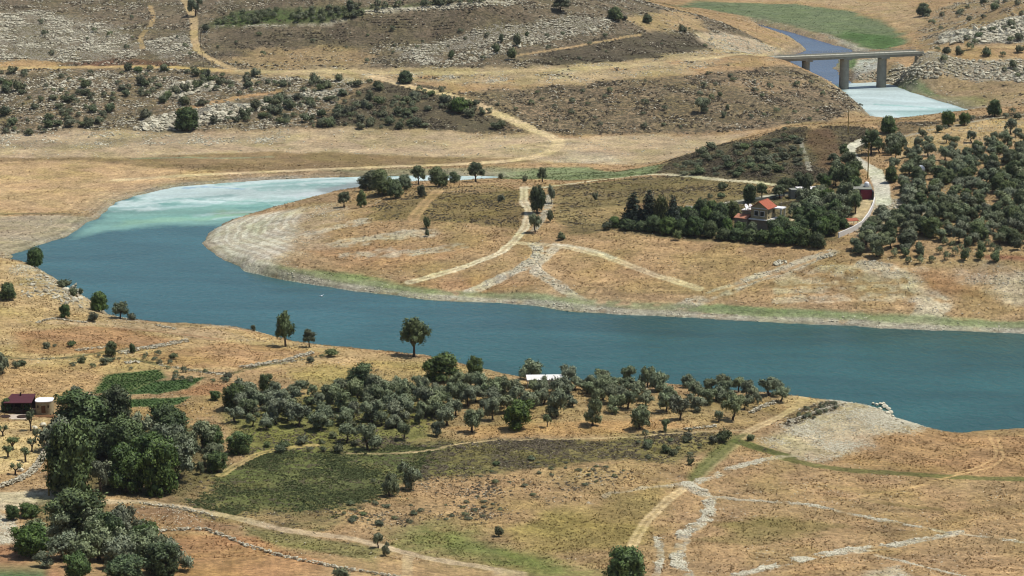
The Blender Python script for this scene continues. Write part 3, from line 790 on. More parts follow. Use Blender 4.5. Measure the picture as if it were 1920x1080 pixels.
def mat_blocks(name, c1, c2, mortar, sc=1.0, w=.5, h=.25):
    t = NT(name)
    p = t.n("ShaderNodeTexCoord").outputs["Object"]
    g = t.n("ShaderNodeSeparateXYZ")
    t.l(p, g.inputs[0])
    cm = t.n("ShaderNodeCombineXYZ")
    t.l(t.math('ADD', g.outputs[0], g.outputs[1]), cm.inputs[0]); t.l(g.outputs[2], cm.inputs[1])
    b = t.n("ShaderNodeTexBrick")
    b.inputs["Scale"].default_value = sc
    b.inputs["Brick Width"].default_value = w
    b.inputs["Row Height"].default_value = h
    b.inputs["Mortar Size"].default_value = .015
    for nm, c in (("Color1", c1), ("Color2", c2), ("Mortar", mortar)):
        b.inputs[nm].default_value = (*[float(q) for q in c], 1)
    t.l(cm.outputs[0], b.inputs["Vector"])
    n = t.noise(2.0, 3, .6, p)
    t.bump(b.outputs["Fac"], -.3, .02)
    return t.fin(t.scale(b.outputs["Color"], t.rng(n, .3, .7, .82, 1.15)), .9, .1)


M = {
    'ground': mat_ground(), 'water': mat_water("lake water"),
    'olive': mat_leaf("olive leaves", (.076, .094, .044), (.250, .285, .160), .20, .1),
    'broad': mat_leaf("dark green leaves", (.024, .044, .013), (.130, .185, .055), .22, .12),
    'oak': mat_leaf("oak leaves", (.050, .070, .027), (.150, .182, .078), .25, .1),
    'lime': mat_leaf("yellow green leaves", (.030, .045, .010), (.125, .150, .035), .2, .15),
    'conifer': mat_leaf("conifer needles", (.018, .030, .018), (.052, .076, .044), .2, 0),
    'shrub': mat_leaf("shrub leaves", (.058, .068, .032), (.150, .166, .084), .30, .05),
    'bark': mat_rough("bark", (.050, .038, .028), (.12, .095, .07), 3, .95, .6),
    'rock': mat_tint("limestone", C(160, 144, 120), C(246, 230, 204)),
    'heath': mat_tint("dry heath", (.085, .072, .048), (.20, .165, .112)),
    'vine': mat_tint("ground cover leaves", (.042, .055, .021), (.125, .145, .060)),
    'concrete': mat_rough("weathered concrete", C(158, 148, 136), C(186, 176, 162), .5, .9, .2),
    'pale_concrete': mat_rough("pale concrete", C(196, 186, 168), C(216, 206, 188), .6, .9, .2),
    'metal': mat_rough("grey metal", (.22, .21, .2), (.30, .29, .28), 2, .5, 0, .4),
    'plaster': mat_rough("white plaster", (.55, .53, .49), (.68, .66, .62), 1.2, .9, .15),
    'stonewall': mat_blocks("tan stone blocks", C(205, 182, 142), C(188, 162, 122), C(150, 130, 100)),
    'greywall': mat_blocks("grey blocks", C(176, 156, 136), C(164, 144, 126), C(130, 118, 104)),
    'tile': mat_tiles("orange roof tiles", C(206, 98, 66), C(222, 124, 90)),
    'tile_pale': mat_tiles("faded roof tiles", C(214, 132, 98), C(226, 150, 118)),
    'maroon': mat_tiles("maroon roof sheets", C(98, 46, 56), C(116, 58, 68), 3),
    'crimson': mat_rough("crimson paint", C(160, 40, 72), C(176, 54, 84), 2, .5, .05, .3),
    'glass': mat_rough("dark window glass", (.012, .014, .018), (.02, .022, .026), 1, .1, 0, .5),
    'wood': mat_rough("brown wood", C(120, 78, 46), C(140, 96, 60), 4, .8, .2),
    'darkwood': mat_rough("dark wood", C(60, 42, 36), C(76, 54, 46), 4, .8, .2),
    'polewood': mat_rough("yellowed pole wood", C(150, 122, 52), C(172, 142, 70), 2, .85, .1),
    'paving': mat_rough("pale paving", C(214, 186, 166), C(230, 206, 190), 1.5, .9, .1),
    'greyroof': mat_rough("grey roof sheet", C(140, 136, 126), C(164, 160, 148), 1.2, .8, .1),
    'white': mat_rough("white paint", (.70, .70, .70), (.78, .78, .77), 2, .5, 0, .4),
    'navy': mat_rough("dark slate paint", (.02, .02, .03), (.03, .03, .04), 2, .6, 0, .3),
}


def link(name, me, mat=None, parent=None):
    o = bpy.data.objects.new(name, me)
    if mat is not None and not me.materials:
        me.materials.append(mat)
    COL.objects.link(o)
    if parent is not None:
        o.parent = parent
    return o


def tag(o, label=None, cat=None, group=None, kind=None):
    for k, v in (("label", label), ("category", cat), ("group", group), ("kind", kind)):
        if v:
            o[k] = v
    return o


def empty(name, loc, rz=0.0):
    o = bpy.data.objects.new(name, None)
    COL.objects.link(o)
    o.location = loc
    o.rotation_euler = (0, 0, rz)
    o.empty_display_size = .5
    return o


# ---------------------------------------------------------------- terrain and water sheets
ii, jj = np.meshgrid(np.arange(NR - 1), np.arange(NA), indexing='ij')
j2 = (jj + 1) % NA
quads = np.stack([ii * NA + jj, ii * NA + j2, (ii + 1) * NA + j2, (ii + 1) * NA + jj], -1).reshape(-1, 4)
ter = link("terrain", mesh_np("terrain", np.stack([xf_, yf_, Z], 1), quads,
                              (("albedo", 'FLOAT_COLOR', ALB), ("stone", 'FLOAT', STONE), ("scrub", 'FLOAT', SCRUB))), M['ground'])
tag(ter, "dry hilly valley floor of straw fields, scrub slopes and dirt tracks", "terrain", None, 'structure')

wz = np.zeros(NV, np.float32)
WA = np.tile(C(52, 96, 106), (NV, 1)).astype(np.float32)
SC = np.zeros(NV, np.float32)
_alb, _st = ALB.copy(), STONE.copy()
ALB[:] = C(46, 96, 94); STONE[:] = 0
_P = P


def P(u, v):
    x, y = plane_pt(u, v, 0)
    return float(x), float(y), 0.0


teal, pale, milk = C(60, 98, 104), C(150, 194, 190), C(206, 218, 222)
paint([(-60, 400), (700, 300), (1000, 420), (1050, 620), (700, 640), (-60, 640)], C(56, 104, 110), 1, 0, None, 40, 10)
paint([(1150, 600), (1320, 602), (1330, 640), (1220, 650), (1160, 630)], C(44, 84, 80), .5, 0, None, 6, 6)  # dark reflection of the bank trees, painted into the water colour
paint([(1500, 600), (2200, 620), (2200, 660), (1500, 640)], C(50, 92, 88), .6, 0, None, 8, 6)
paint([(140, 445), (150, 434), (185, 402), (260, 362), (440, 336), (560, 330), (940, 322), (960, 345), (640, 372), (560, 388), (470, 410), (420, 419), (330, 422), (200, 434)], C(136, 178, 168), .95, .7, None, 4, 4)
paint([(205, 392), (260, 362), (440, 338), (560, 332), (940, 322), (960, 340), (690, 360), (560, 372), (440, 386), (330, 386), (240, 396)], C(208, 220, 218), .95, 1, None, 4, 14)
paint([(330, 386), (420, 378), (560, 376), (640, 366), (560, 386), (470, 402), (380, 404), (220, 422)], C(142, 186, 174), .7, .8, None, 6, 10)
paint([(400, 396), (480, 392), (470, 402), (400, 406)], C(164, 180, 130), .6, .9, None, 3, 4)
paint([(230, 412), (400, 402), (470, 400), (440, 408), (330, 416), (230, 424)], C(150, 188, 158), .6, .9, None, 2, 4)
paint([(480, 376), (640, 352), (690, 350), (660, 362), (560, 378)], C(222, 226, 228), .9, 1, None, 2, 4)
paint([(590, 352), (690, 340), (700, 352), (620, 362)], C(150, 156, 156), .8, 1, None, 2, 3)
for k in range(14):
    u0, v0 = random.uniform(1620, 1780), random.uniform(166, 212)
    trail([(u0 - 40, v0 - 4), (u0, v0), (u0 + random.uniform(30, 70), v0 + random.uniform(2, 7))], random.choice([C(150, 190, 178), C(224, 230, 224), C(176, 202, 186), C(130, 176, 168)]), random.uniform(5, 12), .55, .8, 0, warp=3, soft=.9, patchy=.3)
for k in range(26):
    u0, v0 = random.uniform(260, 620), random.uniform(342, 412)
    trail([(u0 - 60, v0 + 5), (u0, v0), (u0 + random.uniform(40, 110), v0 - random.uniform(2, 9))], random.choice([C(120, 172, 164), C(206, 222, 224), C(150, 192, 180), C(96, 150, 146)]), random.uniform(4, 11), .5, .8, 0, warp=3, soft=.9, patchy=.4)
trail([(350, 353), (400, 350), (450, 354)], C(120, 160, 205), 4, .6, 1, 0, warp=2, patchy=.5)
trail([(330, 372), (450, 376), (560, 384)], C(120, 168, 160), 3, .6, .8, 0, warp=3, patchy=.5)
trail([(560, 378), (640, 367), (700, 358)], C(110, 165, 160), 4, .7, .6, 0, warp=1)
paint([(1590, 150), (1640, 152), (1690, 163), (1760, 190), (1840, 208), (1840, 250), (1690, 250), (1600, 200), (1580, 176)], C(204, 216, 216), 1, .9, None, 2.5, 3)
trail([(1610, 182), (1680, 186), (1760, 200)], C(214, 226, 228), 5, .7, 1, 0, warp=2)
trail([(1640, 196), (1720, 200), (1790, 208)], C(150, 196, 190), 5, .7, .8, 0, warp=2)
paint([(1660, 208), (1800, 202), (1830, 212), (1720, 226)], C(160, 196, 190), .6, .8, None, 2, 3)
paint([(1400, 36), (1480, 52), (1600, 84), (1610, 100), (1570, 130), (1600, 156), (1560, 160), (1470, 120), (1480, 80)], C(72, 94, 128), 1, 0, None, 2, 2)  # blue of the reflected sky, painted into the river's colour
P = _P
WA, SCUM = ALB.copy(), STONE.copy()
ALB, STONE = _alb, _st
for nm, dd, ins, lab in (("lake", d1, i1, "teal reservoir water with pale milky bay"), ("river", d2, i2, "blue river and milky pool under the bridge")):
    near = (np.where(ins, -dd, dd) < 9).reshape(NR, NA)
    fm = near[:-1, :-1] | near[:-1, 1:] | near[1:, :-1] | near[1:, 1:]
    i_, j_ = np.nonzero(fm)
    q = np.stack([i_ * NA + j_, i_ * NA + j_ + 1, (i_ + 1) * NA + j_ + 1, (i_ + 1) * NA + j_], 1)
    us, inv = np.unique(q, return_inverse=True)
    o = link(nm, mesh_np(nm, np.stack([xf_[us], yf_[us], np.zeros(len(us))], 1), inv.reshape(-1, 4),
                         (("albedo", 'FLOAT_COLOR', WA[us]), ("scum", 'FLOAT', SCUM[us]))), M['water'])
    tag(o, lab, nm, None, 'structure')


# ---------------------------------------------------------------- mesh builder
class MB:
    def __init__(s):
        s.v, s.f, s.t = [], [], []

    def add(s, verts, faces, tint=.5):
        b = len(s.v)
        s.v += [tuple(map(float, q)) for q in verts]
        s.f += [tuple(i + b for i in f) for f in faces]
        s.t += [tint] * len(verts)

    def box(s, c, d, rz=0.0, taper=1.0):
        hx, hy, hz = d[0] / 2, d[1] / 2, d[2] / 2
        vs = []
        for z, k in ((-hz, 1), (hz, taper)):
            for x, y in ((-hx, -hy), (hx, -hy), (hx, hy), (-hx, hy)):
                x, y = x * k, y * k
                vs.append((c[0] + x * math.cos(rz) - y * math.sin(rz), c[1] + x * math.sin(rz) + y * math.cos(rz), c[2] + z))
        s.add(vs, [(3, 2, 1, 0), (4, 5, 6, 7), (0, 1, 5, 4), (1, 2, 6, 5), (2, 3, 7, 6), (3, 0, 4, 7)])
        return s

    def prism(s, poly, z0, z1):
        n = len(poly)
        vs = [(x, y, z0) for x, y in poly] + [(x, y, z1) for x, y in poly]
        s.add(vs, [tuple(range(n))[::-1], tuple(range(n, 2 * n))] + [(i, (i + 1) % n, n + (i + 1) % n, n + i) for i in range(n)])
        return s

    def tube(s, pts, radii, n=7, cap=True):
        pts = [Vector(p) for p in pts]
        vs, fs = [], []
        for i, p in enumerate(pts):
            d = (pts[min(i + 1, len(pts) - 1)] - pts[max(i - 1, 0)]).normalized()
            a = d.orthogonal().normalized() if abs(d.z) < .95 else Vector((1, 0, 0))
            a = (a - d * a.dot(d)).normalized()
            b = d.cross(a)
            for k in range(n):
                w = 2 * math.pi * k / n
                vs.append(p + (a * math.cos(w) + b * math.sin(w)) * radii[i])
        for i in range(len(pts) - 1):
            for k in range(n):
                fs.append((i * n + k, i * n + (k + 1) % n, (i + 1) * n + (k + 1) % n, (i + 1) * n + k))
        if cap:
            fs.append(tuple(range(n))[::-1])
            fs.append(tuple((len(pts) - 1) * n + k for k in range(n)))
        s.add(vs, fs)
        return s

    def lathe(s, prof, n=24, c=(0, 0)):
        vs, fs = [], []
        for r, z in prof:
            for k in range(n):
                w = 2 * math.pi * k / n
                vs.append((c[0] + r * math.cos(w), c[1] + r * math.sin(w), z))
        for i in range(len(prof) - 1):
            for k in range(n):
                fs.append((i * n + k, i * n + (k + 1) % n, (i + 1) * n + (k + 1) % n, (i + 1) * n + k))
        fs.append(tuple(range(n))[::-1])
        fs.append(tuple((len(prof) - 1) * n + k for k in range(n)))
        s.add(vs, fs)
        return s

    def mesh(s, name, mat, smooth=False):
        me = bpy.data.meshes.new(name)
        me.from_pydata(s.v, [], s.f)
        me.update()
        if smooth:
            me.polygons.foreach_set("use_smooth", [True] * len(me.polygons))
        me.materials.append(M[mat])
        return me

    def build(s, name, mat, parent=None, smooth=False):
        return link(name, s.mesh(name, mat, smooth), None, parent)


def unit(n, r):
    d = r.normal(size=(n, 3))
    return d / np.linalg.norm(d, axis=1, keepdims=True)


_t = (1 + 5 ** .5) / 2
ICO_V = np.array([(-1, _t, 0), (1, _t, 0), (-1, -_t, 0), (1, -_t, 0), (0, -1, _t), (0, 1, _t), (0, -1, -_t), (0, 1, -_t), (_t, 0, -1), (_t, 0, 1), (-_t, 0, -1), (-_t, 0, 1)])
ICO_V = ICO_V / np.linalg.norm(ICO_V[0])
ICO_F = np.array([(0, 11, 5), (0, 5, 1), (0, 1, 7), (0, 7, 10), (0, 10, 11), (1, 5, 9), (5, 11, 4), (11, 10, 2), (10, 7, 6), (7, 1, 8), (3, 9, 4), (3, 4, 2), (3, 2, 6), (3, 6, 8), (3, 8, 9), (4, 9, 5), (2, 4, 11), (6, 2, 10), (8, 6, 7), (9, 8, 1)])


def leaf_mesh(name, lobes, ncl, nl, ls, mat, r, core=.72, low=-.35):
    """crown: many leaf sprays over a union of lobes, round darker inner masses"""
    lobes = np.array(lobes, float)
    pr = lobes[:, 3] ** 2; pr /= pr.sum()
    k = r.choice(len(lobes), ncl, p=pr)
    d = unit(ncl, r)
    d[:, 2] = np.where(d[:, 2] < low, -d[:, 2], d[:, 2])
    c = lobes[k, :3] + d * lobes[k, 3:4] * r.uniform(.74, 1.06, (ncl, 1))
    deep = np.zeros(ncl, bool)
    for L in lobes:
        deep |= np.linalg.norm(c - L[:3], axis=1) < L[3] * .66
    c, d = c[~deep], d[~deep]
    ncl = len(c)
    tint_c = np.clip(r.normal(.46, .30, ncl), 0, 1)
    cc = np.repeat(c, nl, 0) + r.normal(size=(ncl * nl, 3)) * ls * 1.05
    nn = np.repeat(d, nl, 0) * .8 + r.normal(size=(ncl * nl, 3)) * .55
    nn /= np.linalg.norm(nn, axis=1, keepdims=True)
    nn *= np.where((nn * np.repeat(d, nl, 0)).sum(1, keepdims=True) < 0, -1, 1)
    sn = np.repeat(d, nl, 0) * .65 + nn * .60 + np.array([0, 0, .22])
    sn = np.repeat(sn / np.linalg.norm(sn, axis=1, keepdims=True), 4, 0)
    t = np.cross(nn, unit(ncl * nl, r)); t /= np.linalg.norm(t, axis=1, keepdims=True)
    b = np.cross(nn, t)
    sz = ls * r.uniform(.65, 1.3, (ncl * nl, 1))
    q = np.stack([cc + t * sz, cc + b * sz * .55, cc - t * sz, cc - b * sz * .55], 1).reshape(-1, 3)
    tint = np.repeat(np.clip(np.repeat(tint_c, nl) + r.normal(size=ncl * nl) * .12, 0, 1), 4)
    fq = np.arange(len(q)).reshape(-1, 4)
    vs, fs, tt, ns = [q], [fq], [tint], [sn]
    base = len(q)
    if core:  # added inner masses, tinted dark, that stop sun passing through the crown
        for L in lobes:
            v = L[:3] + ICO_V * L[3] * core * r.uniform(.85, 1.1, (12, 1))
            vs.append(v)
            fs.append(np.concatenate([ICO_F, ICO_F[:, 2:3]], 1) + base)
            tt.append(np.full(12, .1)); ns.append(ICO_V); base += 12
    V, Fq, T = np.concatenate(vs), np.concatenate(fs), np.concatenate(tt)
    me = bpy.data.meshes.new(name)
    faces = [tuple(f[:3]) if f[2] == f[3] else tuple(f) for f in Fq.tolist()]
    me.from_pydata(V.tolist(), [], faces)
    me.update()
    me.polygons.foreach_set("use_smooth", [True] * len(me.polygons))
    me.normals_split_custom_set_from_vertices(np.concatenate(ns).tolist())
    at = me.attributes.new("tint", 'FLOAT', 'POINT')
    at.data.foreach_set("value", T.astype(np.float32))
    me.materials.append(M[mat])
    return me


def trunk_mesh(name, h, r0, limbs, r, lean=.15):
    b = MB()
    pts = [(0, 0, -.4)]
    x = y = 0
    for k in range(1, 5):
        x += r.normal() * lean * h * .12; y += r.normal() * lean * h * .12
        pts.append((x, y, h * k / 4))
    b.tube(pts, [r0 * 1.35, r0 * 1.05, r0 * .9, r0 * .8, r0 * .6], 8)
    for (tx, ty, tz) in limbs:
        p0 = Vector(pts[3]) if r.random() < .5 else Vector(pts[4])
        p2 = Vector((tx, ty, tz))
        m = (p0 + p2) / 2 + Vector((r.normal() * .12, r.normal() * .12, .12 * h))
        b.tube([p0, m, p2], [r0 * .5, r0 * .32, r0 * .12], 6)
    return b.mesh(name, 'bark', True)


KIND = {}


def make_kind(kind, n, fn):
    KIND[kind] = [fn(np.random.default_rng(100 + 31 * i + sum(map(ord, kind)))) for i in range(n)]


def k_olive(r):                       # 4.6 m wide, 4.1 m tall, several loose heads, hanging low or on a clear stem
    up = r.random() < .35
    lob = [(r.normal() * .35, r.normal() * .35, 2.2 + .5 * up, r.uniform(.9, 1.25))]
    m = int(r.integers(6, 11))
    for k in range(m):
        a = 2 * math.pi * k / m + r.normal() * .5
        q = r.uniform(.6, 1.75)
        lob.append((q * math.cos(a), q * math.sin(a), r.uniform(1.7 if up else .85, 3.3), r.uniform(.38, .92)))
    tr = trunk_mesh("trunk", 1.4 if up else 1.1, .22, [(l[0] * .85, l[1] * .85, l[2]) for l in lob[1:6]], r, .6)
    return tr, leaf_mesh("crown", lob, 290, 12, .16, 'olive', r, .6, -.75), 4.6, 4.0


def k_broad(r, mat='broad'):          # 6 m wide, 6 m tall, leafy to the ground
    lob = [(0, 0, 3.0, 2.2)]
    for k in range(16):
        a = 2 * math.pi * k / 8 + r.normal() * .3
        q = r.uniform(.9, 2.0)
        z = r.uniform(.9, 2.2) if k < 8 else r.uniform(2.4, 4.8)
        lob.append((q * math.cos(a), q * math.sin(a), z, r.uniform(.75, 1.2)))
    lob.append((r.normal() * .5, r.normal() * .5, 4.9, 1.0))
    tr = trunk_mesh("trunk", 1.8, .26, [(l[0] * .8, l[1] * .8, l[2]) for l in lob[1:5]], r)
    return tr, leaf_mesh("crown", lob, 680, 12, .18, mat, r, .6, -.8), 6.0, 5.8


def k_lone(r):                        # broken crown on a bare stem: 6 m wide, 6 m tall
    lob = [(0, 0, 3.9, 1.5)]
    for k in range(18):
        a = 2 * math.pi * k / 9 + r.normal() * .25
        z = r.uniform(2.2, 3.9) if k < 10 else r.uniform(3.6, 5.2)
        q = r.uniform(1.3, 2.2) if k < 10 else r.uniform(.5, 1.5)
        lob.append((q * math.cos(a), q * math.sin(a), z, r.uniform(.6, .95)))
    tr = trunk_mesh("trunk", 1.9, .24, [(l[0] * .8, l[1] * .8, l[2]) for l in lob[1:8]], r)
    return tr, leaf_mesh("crown", lob, 480, 11, .17, 'oak', r, .62, -.75), 6.0, 6.0


def k_dome(r):                        # dense round evergreen: 5 m wide, 4 m tall
    lob = [(0, 0, 1.9, 1.75)]
    for k in range(12):
        a = r.uniform(0, 6.28); e = r.uniform(0, 1.3)
        lob.append((1.3 * math.cos(a) * math.cos(e), 1.3 * math.sin(a) * math.cos(e), 1.75 + 1.25 * math.sin(e), r.uniform(.7, 1.0)))
    for k in range(7):
        a = 6.28 * k / 7
        lob.append((1.35 * math.cos(a), 1.35 * math.sin(a), .9, .85))
    tr = trunk_mesh("trunk", 1.0, .2, [], r)
    return tr, leaf_mesh("crown", lob, 560, 11, .16, 'broad', r, .78, -.6), 4.9, 3.9


def k_conifer(r):                     # 4 m wide, 9 m tall
    lob = []
    for k in range(11):
        z = 1.0 + k * .72
        w = 1.75 * (1 - k / 12.5)
        m = max(3, int(6 - k * .35))
        for q in range(m):
            a = 6.28 * q / m + k + r.normal() * .2
            lob.append((w * .62 * math.cos(a), w * .62 * math.sin(a), z + r.normal() * .15, w * .5 + .12))
    tr = trunk_mesh("trunk", 8.2, .2, [], r, .02)
    return tr, leaf_mesh("crown", lob, 620, 10, .17, 'conifer', r, .6, -.8), 4.0, 9.3


def k_shrub(r, mat='shrub'):          # 2.2 m wide, 1.7 m tall, no stem showing
    lob = [(0, 0, .7, .75)]
    for k in range(6):
        a = 6.28 * k / 6 + r.normal() * .4
        q = r.uniform(.35, .7)
        lob.append((q * math.cos(a), q * math.sin(a), r.uniform(.35, .95), r.uniform(.35, .6)))
    return None, leaf_mesh("shrub", lob, 80, 9, .13, mat, r, .74), 2.2, 1.6


def k_pruned(r):                      # heavily cut tree: stout limbs with small tufts
    b = MB()
    b.tube([(0, 0, -.3), (.05, 0, .5), (0, .05, 1.0)], [.24, .2, .18], 8)
    lob = []
    m = int(r.integers(2, 4))
    for k in range(m):
        a = 6.28 * k / m + r.uniform(-.5, .5) + (0 if m > 2 else .2)
        e = Vector((.85 * math.cos(a), .5 * math.sin(a), r.uniform(1.7, 2.4)))
        b.tube([(0, .05, .95), e * .55 + Vector((0, 0, .45)), e], [.17, .13, .09], 7)
        lob.append((e.x, e.y, e.z + .1, r.uniform(.45, .68)))
    return b.mesh("trunk", 'bark', True), leaf_mesh("crown", lob, 60, 9, .14, 'oak', r, .7), 2.4, 2.7


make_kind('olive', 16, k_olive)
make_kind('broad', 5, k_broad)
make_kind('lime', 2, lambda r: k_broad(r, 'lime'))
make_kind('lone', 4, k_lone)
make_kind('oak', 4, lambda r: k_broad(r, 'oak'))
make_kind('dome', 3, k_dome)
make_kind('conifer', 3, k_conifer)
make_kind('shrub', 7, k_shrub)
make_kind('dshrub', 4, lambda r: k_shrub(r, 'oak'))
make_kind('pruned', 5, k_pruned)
NAMES = {'olive': 'olive_tree', 'broad': 'leafy_tree', 'lime': 'yellow_green_tree', 'lone': 'shade_tree', 'oak': 'bushy_tree', 'dome': 'evergreen_tree', 'conifer': 'conifer_tree',
         'shrub': 'shrub', 'dshrub': 'shrub', 'pruned': 'pruned_tree'}
PLACED, LATER, QC = [(*P(1022, 728)[:2], 9.0)], [], {}


def put(kind, pt, w, h, label, group=None):
    """stand one tree or shrub w metres wide and h metres tall at a point"""
    tr, cr, w0, h0 = random.choice(KIND[kind])
    sx, sz = w / w0, h / h0
    rz = random.uniform(0, 6.28)
    if 'shrub' in kind and group:
        LATER.append((w * pxm(pt), kind, cr, pt, sx, sz, rz, label, group))
        PLACED.append((pt[0], pt[1], w))
        return None
    cat = 'shrub' if 'shrub' in kind else 'tree'
    if tr is None:
        o = link(NAMES[kind], cr)
        o.location = (pt[0], pt[1], pt[2] - .05)
        o.rotation_euler = (0, 0, rz)
        o.scale = (sx, sx, sz)
    else:
        o = empty(NAMES[kind], pt, rz)
        o.rotation_euler = (random.uniform(-.07, .07), random.uniform(-.07, .07), rz)
        o.scale = (sx * random.uniform(.88, 1.12), sx * random.uniform(.88, 1.12), sz * random.uniform(.92, 1.08))
        link("trunk", tr, None, o)
        link("crown", cr, None, o)
    tag(o, label, cat, group)
    PLACED.append((pt[0], pt[1], w))
    return o


def at(kind, u, v, wpx, hpx, label, group=None):
    p = P(u, v)
    while p[2] < .5 and v < 1080:
        v += 2
        p = P(u, v)
    s = pxm(p)
    return put(kind, p, wpx / s, hpx / s / math.cos(PITCH), label, group)


def in_poly(u, v, poly):
    c = False
    n = len(poly)
    for i in range(n):
        x0, y0 = poly[i]; x1, y1 = poly[(i + 1) % n]
        if (y0 > v) != (y1 > v) and u < (x1 - x0) * (v - y0) / (y1 - y0) + x0:
            c = not c
    return c


def fill(kinds, poly, count, spacing, wr, hr, label, group, tries=60, own=False):
    shrubby = 'shrub' in kinds[0] and count > 20
    us, vs = [p[0] for p in poly], [p[1] for p in poly]
    done, mine = 0, []
    for _ in range(count * tries):
        if done >= count:
            break
        u, v = random.uniform(min(us), max(us)), random.uniform(min(vs), max(vs))
        if not in_poly(u, v, poly):
            continue
        p = P(u, v)
        if p[2] < .3:
            continue
        if shrubby and float(fbm(np.array([p[0]]), np.array([p[1]]), 16, 2, 55)[0]) < random.uniform(-.25, .15):
            continue
        if any((p[0] - q[0]) ** 2 + (p[1] - q[1]) ** 2 < (spacing if own else max(spacing, q[2] * .42)) ** 2 for q in (mine if own else PLACED)):
            continue
        w = random.uniform(*wr)
        put(random.choice(kinds), p, w, w * random.uniform(*hr), label, group)
        mine.append((p[0], p[1], w))
        done += 1
    return done



